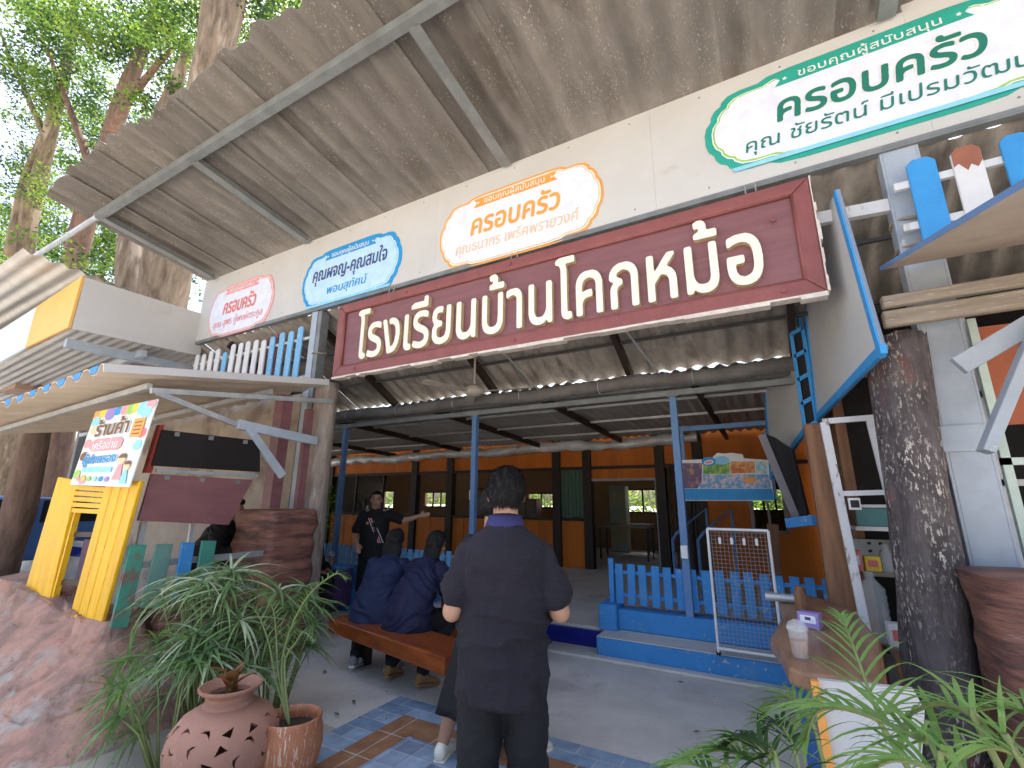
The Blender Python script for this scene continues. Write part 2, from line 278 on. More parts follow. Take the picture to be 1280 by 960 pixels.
# ------------------------------------------------------------------ text
from mathutils.geometry import interpolate_bezier
_TX = {}
def glyph_mesh(body, bold=0, shear=0, res=52, ss=3):
    """writing traced to a clean flat mesh: outlines of the letters filled by winding number, then contoured"""
    key = (body, bold, shear)
    if key in _TX: return _TX[key]
    c = bpy.data.curves.new('t', 'FONT'); c.body = body; c.shear = shear
    t = bpy.data.objects.new('t', c); COL.objects.link(t)
    t2 = t.to_curve(bpy.context.evaluated_depsgraph_get()); polys = []
    for sp in t2.splines:
        b = sp.bezier_points; P = []
        for i in range(len(b)):
            p, q = b[i], b[(i+1) % len(b)]; P += [(v.x, v.y) for v in interpolate_bezier(p.co, p.handle_right, q.handle_left, q.co, 7)[:-1]]
        if len(P) > 2: polys.append(np.array(P))
    t.to_curve_clear(); bpy.data.objects.remove(t); bpy.data.curves.remove(c)
    al = np.concatenate(polys); pad = bold+.06; x0, y0 = al.min(0)-pad; x1, y1 = al.max(0)+pad
    k = res*ss; W, H = int((x1-x0)*k)+2*ss, int((y1-y0)*k)+2*ss; W -= W % ss; H -= H % ss
    acc = np.zeros((H, W+1), np.int32)
    for P in polys:
        Q = np.roll(P, -1, 0); X, Y, U, Vv = (P[:, 0]-x0)*k, (P[:, 1]-y0)*k, (Q[:, 0]-x0)*k, (Q[:, 1]-y0)*k
        for a, b_, e, f in zip(X, Y, U, Vv):
            if b_ == f: continue
            sg = 1 if f > b_ else -1; lo, hi = (b_, f) if f > b_ else (f, b_)
            r = np.arange(int(math.ceil(lo-.5)), int(math.ceil(hi-.5)))
            if len(r) == 0: continue
            xc = a+(e-a)*((r+.5-b_)/(f-b_)); np.add.at(acc, (r.clip(0, H-1), np.ceil(xc-.5).astype(int).clip(0, W)), sg)
    m = (np.cumsum(acc, 1)[:, :W] != 0)
    if bold:
        R_ = bold*k; o = m.copy(); rr_ = int(R_)
        for dy in range(-rr_, rr_+1):
            dx = int(math.sqrt(max(0, R_*R_-dy*dy))); row = np.zeros_like(m); sh = np.roll(m, dy, 0)
            cs = np.cumsum(np.pad(sh.astype(np.int32), ((0, 0), (dx+1, dx))), 1); row = (cs[:, 2*dx+1:]-cs[:, :cs.shape[1]-2*dx-1]) > 0 if dx else sh
            o |= row[:, :W] if row.shape[1] >= W else np.pad(row, ((0, 0), (0, W-row.shape[1])))
        m = o
    g = m.reshape(H//ss, ss, W//ss, ss).mean((1, 3)); g = np.pad(g, 1)
    g = (g+.35*(np.roll(g, 1, 0)+np.roll(g, -1, 0)+np.roll(g, 1, 1)+np.roll(g, -1, 1)))/2.4
    h, w_ = g.shape; ins = g > .5; vs, fs, kind = [], [], []; st = 1/res
    pt = lambda i, j: (x0+(j-.5)*st, y0+(i-.5)*st)
    def poly(pts, kd):
        b = len(vs); vs.extend(pts); fs.append(tuple(range(b, b+len(pts)))); kind.append(kd)
    cnt = ins[:-1, :-1].astype(int)+ins[1:, :-1]+ins[:-1, 1:]+ins[1:, 1:]
    for i in range(h-1):
        j = 0; row = cnt[i]
        nzj = np.nonzero(row)[0]
        if len(nzj) == 0: continue
        j = nzj[0]
        while j <= nzj[-1]:
            if row[j] == 4:
                e = j
                while e+1 < w_-1 and row[e+1] == 4: e += 1
                a, b = pt(i, j), pt(i+1, e+1); poly([(a[0], a[1], 1), (b[0], a[1], 1), (b[0], b[1], 1), (a[0], b[1], 1)], 0); j = e+1; continue
            if row[j]:
                cs = [(i, j), (i, j+1), (i+1, j+1), (i+1, j)]; out = []; cross = []
                for q in range(4):
                    A, B = cs[q], cs[(q+1) % 4]
                    if ins[A]: out.append(pt(*A)+(1,))
                    if ins[A] != ins[B]:
                        f = (.5-g[A])/(g[B]-g[A]); pa, pb = pt(*A), pt(*B); x = (pa[0]+(pb[0]-pa[0])*f, pa[1]+(pb[1]-pa[1])*f); out.append(x+(1,)); cross.append((x, ins[A]))
                poly(out, 0)
                if len(cross) == 2:
                    (p, ina), (q_, inb) = cross
                    if not ina: p, q_ = q_, p
                    poly([(q_[0], q_[1], 1), (p[0], p[1], 1), (p[0], p[1], 0), (q_[0], q_[1], 0)], 1)
            j += 1
    _TX[key] = (np.array(vs), fs, kind); return _TX[key]
def text(body, width, o, u, v, material, parent, name='lettering', depth=.004, height=None, shear=0, edge=None, bold=.004, res=52):
    vs, fs, kind = glyph_mesh(body, bold, shear, res)
    mn, mx = vs.min(0), vs.max(0); s = width/(mx[0]-mn[0]); sv = s if height is None else height/(mx[1]-mn[1]); cx, cy = (mn[0]+mx[0])/2, (mn[1]+mx[1])/2
    u, v, o = V(u).normalized(), V(v).normalized(), V(o); nn = u.cross(v); mb = MB()
    mb.v = [o+u*((a-cx)*s)+v*((b-cy)*sv)+nn*(z*depth) for a, b, z in vs]; mb.f = fs; mb.mi = kind if edge else [0]*len(fs)
    ob = mb.build(name, [material]+([edge] if edge else []), parent, norm=False)
    bm = bmesh.new(); bm.from_mesh(ob.data); bmesh.ops.remove_doubles(bm, verts=bm.verts, dist=1e-5); bm.to_mesh(ob.data); bm.free(); return ob
# ================================================================== SETTING
R = random.Random(7)
g = MB(); g.add([(-160, -120, 0), (160, -120, 0), (160, 200, 0), (-160, 200, 0)], [(0, 1, 2, 3)])
put(g.build('ground', M['yard']), kind='structure')
g = MB(); g.box(-8.2, 3.5, 2.6, 5.25, -.1, .006)
put(g.build('shelter_floor', M['concrete']), kind='structure')
g = MB(); g.box(-14, 3.5, 5.25, 14.6, -.1, .2); put(g.build('raised_floor', M['concrete']), kind='structure')
# tiled mat of the entrance
g = MB()
def sheet(mb, x0, x1, y0, y1, z, m=0): mb.add([(x0, y0, z), (x1, y0, z), (x1, y1, z), (x0, y1, z)], [(0, 1, 2, 3)], m)
tx0, tx1, ty0, ty1 = -2.78, 1.0, -.6, 3.2
sheet(g, tx0, tx1, ty0, ty1, .011, 0); sheet(g, tx0+.26, tx1-.26, ty0+.26, ty1-.24, .014, 1); sheet(g, tx0+.5, tx1-.5, ty0+.5, ty1-.47, .017, 2)
put(g.build('tiled_floor', [M['tile_blue'], M['tile_brown'], M['tile_check']]), kind='structure')
# steps in front of the raised floor
g = MB(); g.box(-1.76, .42, 4.92, 5.245, 0, .19); g.box(-1.76, .42, 5.25, 5.47, .2, .40); g.box(-1.82, -1.62, 5.18, 5.5, .19, .45)
st = thing('entrance_steps', 'bright blue concrete step and plinth under the picket fence right of the doorway', 'steps', (-.7, 5.2, 0))
g.build('riser', M['steps_blue'], st, bevel=.012)
g = MB(); g.box(-1.755, .42, 4.925, 5.24, .19, .198); g.build('tread', M['concrete'], st)
g = MB(); g.box(-4.1, -1.77, 5.2, 5.247, .007, .17); put(g.build('tiled_riser', M['deep_blue'], base=(-3, 5.2, 0)), 'dark blue tiled riser along the front edge of the raised floor', 'step riser')
g = MB(); g.box(-4.1, .42, 4.80, 4.91, .006, .035); put(g.build('floor_kerb', M['concrete'], bevel=.01), kind='structure')
g = MB(); g.box(-7.2, -4.12, 5.25, 5.8, .2, .5); g.box(-7.2, -4.12, 5.05, 5.245, 0, .3)
put(g.build('blue_plinth', M['steps_blue'], bevel=.012, base=(-5.6, 5.4, 0)), 'long blue concrete plinth below the picket fence behind the seated women', 'plinth')

# ================================================================== corrugated roofs
def corr(mb, o, u, v, wd, ln, amp, per, th=.007, seg=8, ph=0, ragged=0, m=0, kind='sin', nv=6, sag=0):
    """o corner, u across the waves, v along them"""
    o, u, v = V(o), V(u).normalized(), V(v).normalized(); n = u.cross(v).normalized()
    if n.z < 0: n = -n
    nu = max(4, int(wd/per*seg)); top = []; bot = []
    for j in range(nv+1):
        for i in range(nu+1):
            a = wd*i/nu; t = math.cos(2*math.pi*(a+ph)/per)
            if kind == 'trap': t = max(-1, min(1, t*2.2))
            e = ln*j/nv
            if j == 0 and ragged: e += ragged*noise.noise(V((a*7, o.x*3, o.y)))
            p = o+u*a+v*e+n*(amp*t)+V((0, 0, -sag*math.sin(math.pi*j/nv)))
            top.append(p+n*th/2); bot.append(p-n*th/2)
    k = nu+1; b = len(top); fs = []
    for j in range(nv):
        for i in range(nu):
            q = j*k+i; fs.append((q, q+1, q+k+1, q+k)); fs.append((b+q, b+q+k, b+q+k+1, b+q+1))
    for i in range(nu):
        fs.append((i, b+i, b+i+1, i+1)); q = nv*k+i; fs.append((q, q+1, b+q+1, b+q))
    for j in range(nv):
        q = j*k; fs.append((q, q+k, b+q+k, b+q)); q += nu; fs.append((q, b+q, b+q+k, q+k))
    mb.add(top+bot, fs, m)
def cz(y): return 4.955+(3.6-y)*.145          # underside line of the entrance canopy
can = thing('entrance_canopy', 'canopy of ragged grey fibre cement sheets on grey steel rafters above the white fascia', 'canopy', (-2.6, 2.6, 5.0))
x = -7.95; k = 0
while x < 3.0:
    wd = .93; y0 = 1.62+R.uniform(-.06, .06); dz = .095+R.uniform(-.004, .004)
    g = MB(); vv = V((0, 1, -.145)).normalized()
    corr(g, (x, y0, cz(y0)+dz), V((1, 0, -R.uniform(.020, .030))), vv, wd, 3.0/abs(vv.y)-(y0-1.62), .034, .26, ph=.02*(k % 3), ragged=.06, nv=10, th=.008)
    g.build('roof_sheet', M['fibre'], can, norm=False, smooth=True, auto=40); x += .78; k += 1
g = MB(); zp = cz(2.06)
g.bar((-7.6, 2.06, zp-.005), (2.9, 2.06, zp-.005), .05, .09); g.bar((-7.6, 2.085, zp-.045), (2.9, 2.085, zp-.045), .06, .012)
g.build('purlin', M['steel'], can)
for X in (-7.45, -5.23, -2.1, 1.05):
    g = MB(); g.bar((X, 3.57, cz(3.57)-.02), (X, 2.1, cz(2.1)-.02), .06, .10); g.bar((X+.035, 3.57, cz(3.57)-.064), (X+.035, 2.1, cz(2.1)-.064), .09, .012)
    g.build('rafter', M['steel'], can)
g = MB(); g.tube([(-7.5, 2.06, zp-.03), (-10, 2.04, zp-.07), (-16, 2.0, zp-.2)], .035, 8)
put(g.build('roof_tube', M['galv'], base=(-10, 2, 5.1)), 'pale steel tube running left from the canopy corner above the neighbouring eaves', 'steel tube')
# ---- white fascia
fas = thing('white_fascia', 'long cream white fascia boards along the roof edge carrying the supporter plaques', 'fascia', (-3, 3.6, 4.4))
seams = [-7.72, -5.30, -2.99, -.62, 1.18, 3.2]
for i in range(5):
    a, b = seams[i]+.0006, seams[i+1]-.0006; up = .06 if i == 4 else 0
    g = MB(); g.prism([(a, 3.6, 3.895), (b, 3.6, 3.895), (b, 3.6, 4.93+up), (a, 3.6, 4.93+up)], (0, .018, 0)); g.build('panel', M['white'], fas)
g = MB()
for X in np.arange(-7.4, 3, .6):
    for Z in (4.86, 3.97): g.tube([(X, 3.6, Z), (X, 3.5975, Z)], .008, 8)
g.build('screw', M['steel'], fas)
g = MB(); g.box(-7.72, 3.2, 3.595, 3.66, 3.855, 3.892); g.box(-7.72, 3.2, 3.592, 3.597, 3.872, 3.9); g.build('edge_angle', M['steel'], fas)
# ---- supporter plaques
def plaque_outline(a, b, grow=0):
    pts = []
    half = [(0, 1.0), (.42, 1.0), (.56, .97), (.62, .90), (.74, .90), (.82, .86), (.865, .76), (.875, .68), (.915, .62), (.945, .5), (.95, .40), (.985, .28), (1.0, .12), (1, 0)]
    q1 = [(px*a, py*b) for px, py in half]
    full = [(-x, y) for x, y in reversed(q1)][:-1]+q1 if False else None
    tr = q1; br = [(x, -y*.97) for x, y in reversed(q1[:-1])]; bl = [(-x, y) for x, y in reversed(br[:-1])]; tl = [(-x, y) for x, y in reversed(q1[1:-1])]
    P = tr+br+bl+tl
    if grow:
        P = [(x*(1+grow/a), y*(1+grow/b)) for x, y in P]
    return P
def plaque(cx, cz_, a, b, c_border, c_in, c_line, c_txt, c_sub, name2, name3, label, big, sub, c_low=None, tw=1.0):
    t = thing('supporter_plaque', label, 'plaque', (cx, 3.6, cz_), 'supporter plaques along the fascia')
    def lay(gr, y, mt, nm):
        g = MB(); g.prism([(cx+px, y, cz_+pz) for px, pz in plaque_outline(a, b, gr)], (0, .0035, 0)); g.build(nm, mt, t)
    lay(.0, 3.594, c_border, 'border'); q_ = -.028 if c_low else 0; lay(-.024+q_, 3.590, M['p_white'], 'white_line'); lay(-.034+q_, 3.5865, c_line, 'inner_line'); lay(-.046+q_, 3.583, c_in, 'face')
    if c_low:
        g = MB(); g.prism([(cx-.83*a, 3.5795, cz_-.93*b+.02), (cx+.83*a, 3.5795, cz_-.93*b+.02), (cx+.85*a, 3.5795, cz_-.80*b), (cx-.85*a, 3.5795, cz_-.80*b)], (0, .003, 0)); g.build('lower_band', c_low, t)
    bz = cz_+b*.76; h = b*.115; wd = a*.52
    g = MB(); g.prism([(cx-wd, 3.5795, bz-h), (cx+wd, 3.5795, bz-h), (cx+wd-.04, 3.5795, bz), (cx+wd, 3.5795, bz+h), (cx-wd, 3.5795, bz+h), (cx-wd+.04, 3.5795, bz)], (0, .003, 0)); g.build('banner', c_border, t)
    text('ขอบคุณผู้สนับสนุน', wd*1.45, (cx, 3.579, bz), (1, 0, 0), (0, 0, 1), M['p_white'], t, 'banner_writing', .003, height=h*2.1)
    g = MB()
    for s in (-1, 1):
        for q, rr in ((.88, .018), (1.08, .012)):
            X = cx+s*wd*q; g.prism([(X+rr*math.cos(k*math.pi/5)*(1 if k % 2 == 0 else .45), 3.5785, bz+rr*math.sin(k*math.pi/5)*(1 if k % 2 == 0 else .45)) for k in range(10)], (0, .002, 0))
    g.build('star', M['p_white'] if c_low else c_in, t)
    text(big, a*tw, (cx, 3.581, cz_+b*.17), (1, 0, 0), (0, 0, 1), M['p_white'], t, 'name_outline', .002, bold=.045, height=b*(.74 if 'ุ' in big else .66), shear=.12)
    text(big, a*tw, (cx, 3.578, cz_+b*.17), (1, 0, 0), (0, 0, 1), c_txt, t, 'name_writing', .003, bold=.02, height=b*(.70 if 'ุ' in big else .62), shear=.12)
    text(sub, a*(1.5 if len(sub) > 12 else .8), (cx, 3.58, cz_-b*.46), (1, 0, 0), (0, 0, 1), c_sub, t, 'family_writing', .003, height=b*.40, shear=.12)
plaque(-6.62, 4.26, .80, .42, M['p_pink'], M['p_pale'], M['p_pink'], M['p_red'], M['p_pink'], 0, 0, 'faded pink edged plaque with red writing at the far end of the fascia', 'ครอบครัว', 'คุณ สุพร กู้พงษ์ตระกูล', tw=1.0)
plaque(-4.35, 4.26, .87, .41, M['p_blue'], M['p_sky'], M['p_cyan'], M['p_navy'], M['p_blue'], 0, 0, 'blue bordered plaque with navy writing above the left end of the maroon sign', 'คุณผจญ-คุณสมใจ', 'พอบสุทัศน์', M['p_cyan'], tw=1.5)
plaque(-2.0, 4.26, .93, .42, M['p_orange'], M['p_pale'], M['p_peach'], M['p_orange'], M['p_peach'], 0, 0, 'orange bordered plaque with orange writing above the middle of the maroon sign', 'ครอบครัว', 'คุณธนากร เพริศพรายวงศ์', tw=1.1)
plaque(.93, 4.40, 1.12, .42, M['p_teal'], M['p_pale'], M['p_lime'], M['p_green'], M['p_green'], 0, 0, 'green bordered plaque with dark green writing at the near end of the fascia', 'ครอบครัว', 'คุณ ชัยรัตน์ มีเปรมวัฒนา', M['p_cyan'], tw=1.08)
# ---- the maroon school sign
sg = thing('school_sign', 'long maroon wooden sign with raised cream Thai letters hanging below the fascia', 'sign', (-2, 3.56, 3.3))
x0, x1, zb, zt = -4.36, .45, 2.885, 3.775
def sg_pt(x, z, y=3.56): return V((x, y, z))
g = MB(); g.box(x0, x1, 3.55, 3.60, zb, zt); g.build('board', M['maroon'], sg)
for p in (((x0, zb), (x1, zb), (x1-.11, zb+.11), (x0+.11, zb+.11)), ((x0, zt), (x1, zt), (x1-.11, zt-.10), (x0+.11, zt-.10)),
          ((x0, zb), (x0+.11, zb+.11), (x0+.11, zt-.10), (x0, zt)), ((x1, zb), (x1-.11, zb+.11), (x1-.11, zt-.10), (x1, zt))):
    g = MB(); g.prism([(px, 3.515, pz) for px, pz in p], (0, .04, 0)); g.build('frame_rail', M['maroon_frame'], sg, bevel=.012, segs=2)
g = MB()
for (a, b) in (((x0+.11, zb+.11), (x1-.11, zb+.11)), ((x0+.11, zt-.10), (x1-.11, zt-.10)), ((x0+.11, zb+.11), (x0+.11, zt-.10)), ((x1-.11, zb+.11), (x1-.11, zt-.10))):
    g.tube([(a[0], 3.535, a[1]), (b[0], 3.535, b[1])], .016, 8)
g.build('moulding', M['maroon_frame'], sg, smooth=True)
g = MB(); rr = random.Random(3)
X = x0
while X < x1-.02:
    L_ = min(rr.uniform(.05, .25), x1-X); h = rr.uniform(.012, .035)
    g.box(X, X+L_, 3.5125, 3.6, zb-h, zb-.001); X += L_
Z = zb
while Z < zt:
    L_ = min(rr.uniform(.04, .12), zt-Z); g.box(x1+.001, x1+.001+rr.uniform(.006, .022), 3.5125, 3.6, Z, Z+L_); Z += L_
g.build('chipped_edge', M['chip'], sg)
text('โรงเรียนบ้านโคกหม้อ', 4.09, (-1.94, 3.548, 3.335), (1, 0, 0), (0, 0, 1), M['letter'], sg, 'lettering', .05, bold=.016, height=.61, edge=M['letter_edge'])
g = MB()
for X, Z in ((-4.0, 2.94), (-1.95, 2.94), (-3.3, 3.72), (-2.0, 3.72), (0.2, 2.94), (.2, 3.5)): g.tube([(X, 3.517, Z), (X, 3.505, Z)], .02, 10)
g.build('bolt', M['maroon_frame'], sg)
for X in (-3.62, -2.02, .05):
    g = MB()
    for d in (0, .07): g.tube([(X+d, 3.56, 3.76), (X+d, 3.6, 3.9)], .006, 6)
    g.build('hanger_wire', M['galv'], sg)
# ================================================================== shelter roof and its steel
shr = thing('shelter_roof', 'dark corrugated roof of the open shelter behind the maroon sign', 'roof', (-3, 6, 3))
x = -8.4; k = 0; vv = V((0, 1, -.50)).normalized()
while x < 3.3:
    g = MB(); corr(g, (x, 3.67, 3.86+(k % 2)*.012), (1, 0, .01), vv, .86, 1.75/vv.y, .022, .19, nv=4); g.build('upper_sheet', M['fibre_dark'], shr, norm=False, smooth=True, auto=40); x += .8; k += 1
x = -13.5; k = 0
while x < 3.3:
    g = MB(); lo = x < -5.2
    corr(g, (x, 5.28+R.uniform(-.03, .03), 2.925+(k % 2)*.012), (1, 0, .008), V((0, 1, -.035)).normalized(), 1.02, 4.1, .02, .152, nv=4); g.build('lower_sheet', M['zinc'] if lo else M['tin'], shr, norm=False, smooth=True, auto=40); x += .95; k += 1
for X in (-6.9, -5.0, -3.2, -1.35, .3):
    g = MB(); g.bar((X, 3.68, 3.76), (X, 5.3, 2.93), .06, .1); g.build('rafter', M['timber'], shr)
for X in (-11, -8.8, -6.5, -4.4, -2.6, -.7):
    g = MB(); g.bar((X, 5.3, 2.84), (X, 9.4, 2.68), .05, .09); g.build('rafter', M['timber'], shr)
for Y, Z in ((4.2, 3.50), (4.8, 3.2)):
    g = MB(); g.bar((-8, Y, Z), (3, Y, Z), .03, .03); g.build('purlin', M['darkgrey'], shr)
for Y in (6.3, 7.3, 8.3):
    g = MB(); g.bar((-13, Y, 2.87-.04*(Y-5.3)), (3, Y, 2.87-.04*(Y-5.3)), .04, .035); g.build('purlin', M['galv'], shr)
g = MB(); g.bar((-9, 5.3, 2.69), (3, 5.3, 2.69), .07, .06); g.bar((-9, 5.38, 2.80), (3, 5.38, 2.80), .05, .05); g.build('main_beam', M['steel'], shr)
for X in (-2.9, -1.4):
    g = MB(); g.tube([(X+.0, 4.0, 3.62), (X+.45, 5.28, 2.80)], .012, 8); g.build('conduit', M['galv'], shr)
# rolled tarpaulin tied under the roof joint
g = MB(); pts = []; rr = []
for i in range(190):
    X = -8.6+9*i/189; pts.append((X, 5.18+.03*noise.noise(V((X*2, 0, 0))), 2.83+.012*math.sin(X*3)+.02*noise.noise(V((X*1.3, 5, 0))))); rr.append(.074+.014*noise.noise(V((X*5, 1, 0)))+.012*(i % 2))
g.tube(pts, rr, 12)
tp = thing('rolled_tarpaulin', 'rolled grey tarpaulin tied along the main beam behind the ceiling fan', 'tarpaulin', (-4, 5.18, 2.83))
g.build('roll', M['tarp'], tp, smooth=True)
for X in np.arange(-8, .4, 1.05):
    g = MB(); g.tube([(X+.085*math.cos(a)*0, 5.18+.088*math.cos(a), 2.83+.088*math.sin(a)) for a in np.linspace(0, 6.28, 14)], .006, 5); g.build('tie_cord', M['galv'], tp)
# silver foil roll before the classroom wall
fo = MB(); pts = []; rr = []
for i in range(120):
    X = -11.6+10.4*i/119; pts.append((X, 9.2, 2.52+.12*(X+11.6)/10.4+.05*abs(math.sin(X*1.1))+.02*noise.noise(V((X*3, 0, 0))))); rr.append((.12+.04*noise.noise(V((X*2, 3, 0))), .10+.05*noise.noise(V((X*2.6, 8, 0)))))
fo.tube(pts, rr, 14); wobble(fo, .035, 5)
put(fo.build('foil_roll', M['foil'], base=(-6, 9.2, 2.5)), 'crumpled silver insulation foil hung along the top of the orange wall', 'foil')
# blue poles
for px, lab in ((425, 'slim blue steel pole beside the seated women nearest the log post'), (592, 'slim blue steel pole right behind the standing man in charcoal'), (851, 'slim blue steel pole rising from the picket fence beside the printed canteen sign')):
    p = aY(px, 620, 5.3); X = p.x
    zb_ = .0 if px != 851 else .2
    t = thing('steel_pole', lab, 'pole', (X, 5.3, zb_), 'blue poles carrying the shelter beam')
    g = MB(); g.box(X-.035, X+.035, 5.265, 5.335, zb_, 2.65); g.build('shaft', M['pole_blue'], t)
    g = MB(); g.box(X-.06, X+.06, 5.255, 5.345, 2.642, 2.655); g.build('cap_plate', M['steel'], t)
    if px == 851:
        g = MB(); g.box(X-.035, X+.035, 5.23, 5.263, .95, 1.08); g.build('junction_box', M['p_white'], t, bevel=.006)
# ceiling fan
fn = thing('ceiling_fan', 'cream ceiling fan on a thin rod under the shelter roof', 'fan', (-3.1, 4.6, 2.75))
g = MB(); g.tube([(-3.1, 4.6, 3.3), (-3.1, 4.6, 2.86)], .014, 8); g.tube([(-3.1, 4.6, 3.32), (-3.1, 4.6, 3.24)], [.05, .035], 10); g.build('rod', M['fan'], fn)
g = MB(); g.lathe([(.0, 2.89), (.05, 2.885), (.10, 2.86), (.12, 2.82), (.115, 2.78), (.06, 2.75), (.0, 2.745)], (-3.1, 4.6, 0), 20); g.build('motor', M['fan'], fn, smooth=True)
for k in range(3):
    a = rad(12+120*k); d = V((math.cos(a), math.sin(a), 0)); s = V((-d.y, d.x, .12)); c = V((-3.1, 4.6, 2.80))
    g = MB(); g.prism([c+d*.1-s*.03, c+d*.2-s*.05, c+d*.68-s*.075, c+d*.73-s*.035, c+d*.73+s*.045, c+d*.68+s*.07, c+d*.2+s*.04, c+d*.1+s*.03], (0, 0, .006)); g.build('blade', M['fan'], fn)
# ================================================================== classroom building behind
cb = thing('classroom_building', 'single storey classroom building with orange boards and dark timber posts', 'building', (-5, 9.5, .2))
def X9(px): return aY(px, 640, 9.5).x
posts = [-13.0, -11.3, X9(408), X9(517), X9(562), X9(697), X9(736), X9(829), X9(878), 1.6]
for X in posts:
    g = MB(); g.box(X-.09, X+.09, 9.43, 9.6, .2, 2.95); g.build('post', M['timber'], cb)
for i in range(len(posts)-1):
    a, b = posts[i]+.092, posts[i+1]-.092
    if b-a < .05: continue
    g = MB(); g.box(a, b, 9.5, 9.53, 2.24, 2.95); g.build('upper_board', M['orange'], cb)
    g = MB(); g.box(a, b, 9.46, 9.55, 2.17, 2.235); g.build('header', M['timber'], cb)
    if i in (0, 1, 2, 3, 4, 5):
        n = max(1, int((b-a)/.32)); g = MB()
        for k in range(n): g.box(a+(b-a)*k/n+.008, a+(b-a)*(k+1)/n-.008, 9.5, 9.53, .2, 1.12)
        g.build('dado', M['orange'], cb)
        g = MB(); g.box(a, b, 9.46, 9.57, 1.122, 1.18); g.build('sill', M['timber'], cb)
        if i != 5 and b-a > 1:
            g = MB(); m_ = max(2, int((b-a)/.9))
            for k in range(1, m_): q = a+(b-a)*k/m_; g.box(q-.03, q+.03, 9.48, 9.54, 1.18, 2.17)
            g.build('mullion', M['timber'], cb)
a, b = posts[5]+.092, posts[6]-.092
g = MB()
n = 6
for k in range(n): g.box(a+(b-a)*k/n+.006, a+(b-a)*(k+1)/n-.006, 9.49, 9.52, 1.2, 2.17)
g.build('green_shutter', flat('dull_green_shutter', (.09, .16, .11)), cb); put(cb.children[-1], 'dull green slatted shutter')
a, b = posts[6]+.092, posts[7]-.092
g = MB(); g.box(a, b, 9.49, 9.52, 1.98, 2.17); g.build('door_header', M['orange'], cb)
g = MB(); g.box(a, b, 9.47, 9.54, 1.93, 1.978); g.box(b-.03, b, 9.47, 9.54, .2, 1.93); g.build('door_frame', M['p_grey'], cb)
a, b = posts[7]+.092, posts[8]-.092
g = MB()
for k in range(6): q = a+(b-a)*(k+.5)/6; g.box(q-.018, q+.018, 9.5, 9.52, .2, 2.17)
g.build('slat_grille', M['timber'], cb)
a, b = posts[8]+.092, 1.6
wl, wr = X9(940), X9(974)+.1
g = MB(); g.box(a, wl, 9.5, 9.55, .2, 2.17); g.box(wr, b, 9.5, 9.55, .2, 2.17); g.box(wl, wr, 9.5, 9.55, .2, 1.02); g.box(wl, wr, 9.5, 9.55, 1.95, 2.17); g.build('end_wall', M['orange'], cb)
g = MB()
for q in ((wl-.03, wl+.03, 1.0, 1.97), (wr-.03, wr+.03, 1.0, 1.97), (wl, wr, 1.0, 1.05), (wl, wr, 1.9, 1.97), ((wl+wr)/2-.02, (wl+wr)/2+.02, 1.05, 1.9)): g.box(q[0], q[1], 9.47, 9.56, q[2], q[3])
g.build('window_frame', M['p_grey'], cb)
# back wall of the room with openings, end walls, floor of the room, roof
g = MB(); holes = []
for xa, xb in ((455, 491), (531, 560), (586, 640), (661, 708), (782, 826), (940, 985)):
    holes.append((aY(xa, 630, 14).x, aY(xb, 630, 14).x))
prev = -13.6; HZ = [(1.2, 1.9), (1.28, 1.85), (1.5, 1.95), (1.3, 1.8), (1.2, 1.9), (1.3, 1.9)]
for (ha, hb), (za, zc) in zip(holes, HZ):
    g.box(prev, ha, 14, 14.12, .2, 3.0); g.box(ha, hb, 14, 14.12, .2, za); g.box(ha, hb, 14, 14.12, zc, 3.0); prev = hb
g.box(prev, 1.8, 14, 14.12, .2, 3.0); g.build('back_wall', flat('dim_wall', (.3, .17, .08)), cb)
for i, ((ha, hb), (za, zc)) in enumerate(zip(holes, HZ)):
    g = MB()
    for k in range(1, 2+i % 2): q = ha+(hb-ha)*k/(2+i % 2); g.box(q-.025, q+.025, 14.02, 14.06, za, zc)
    g.box(ha, hb, 14.0, 14.08, za, za+.05); g.box(ha, hb, 14.0, 14.08, zc-.05, zc)
    g.build('window_frame', M['timber'], cb)
for q in ((-13.6, -13.5), (1.7, 1.8), (-1.6, -1.5)):
    g = MB(); g.box(q[0], q[1], 9.7, 13.99, .2, 3.0); g.build('side_wall', M['board_grey'], cb)
g = MB(); g.box(-14.2, 2.2, 9.2, 14.8, 3.0, 3.08); g.build('roof', M['tin'], cb)
# classroom furniture seen through the door
def table(x, y, lab):
    t = thing('classroom_table', lab, 'table', (x, y, .2), 'tables inside the classroom')
    g = MB(); g.box(x-.6, x+.6, y-.3, y+.3, .92, .95); g.build('tabletop', M['greywood'], t)
    for sx in (-1, 1):
        for sy in (-1, 1):
            g = MB(); g.box(x+sx*.56-.015, x+sx*.56+.015, y+sy*.26-.015, y+sy*.26+.015, .2, .92); g.build('leg', M['darkgrey'], t)
for X, Y, wd, h, lab in ((-8.6, 13.6, .9, 1.7, 'tall dark cupboard against the classroom back wall behind the speaker'), (-6.9, 13.5, .7, 1.4, 'grey filing cupboard between two classroom back windows'), (-5.2, 12.6, .5, 1.1, 'low bookcase inside the classroom behind the green shutter')):
    t = thing('cupboard', lab, 'cupboard', (X, Y, .2)); g = MB(); g.box(X-wd/2, X+wd/2, Y-.2, Y+.2, .2, .2+h); g.build('body', M['oldwood'] if wd > .6 else M['darkgrey'], t, bevel=.01)
    for s in (-1, 1):
        g = MB(); g.box(X+s*wd/4-wd*.22, X+s*wd/4+wd*.22, Y-.22, Y-.203, .26, .2+h-.06); g.build('door', M['greywood'], t)
table(-3.3, 11.6, 'grey classroom table just inside the open classroom door')
table(-3.6, 13.0, 'grey classroom table under the back window seen through the door')
table(-6.2, 12.0, 'grey classroom table behind the window by the green shutter')
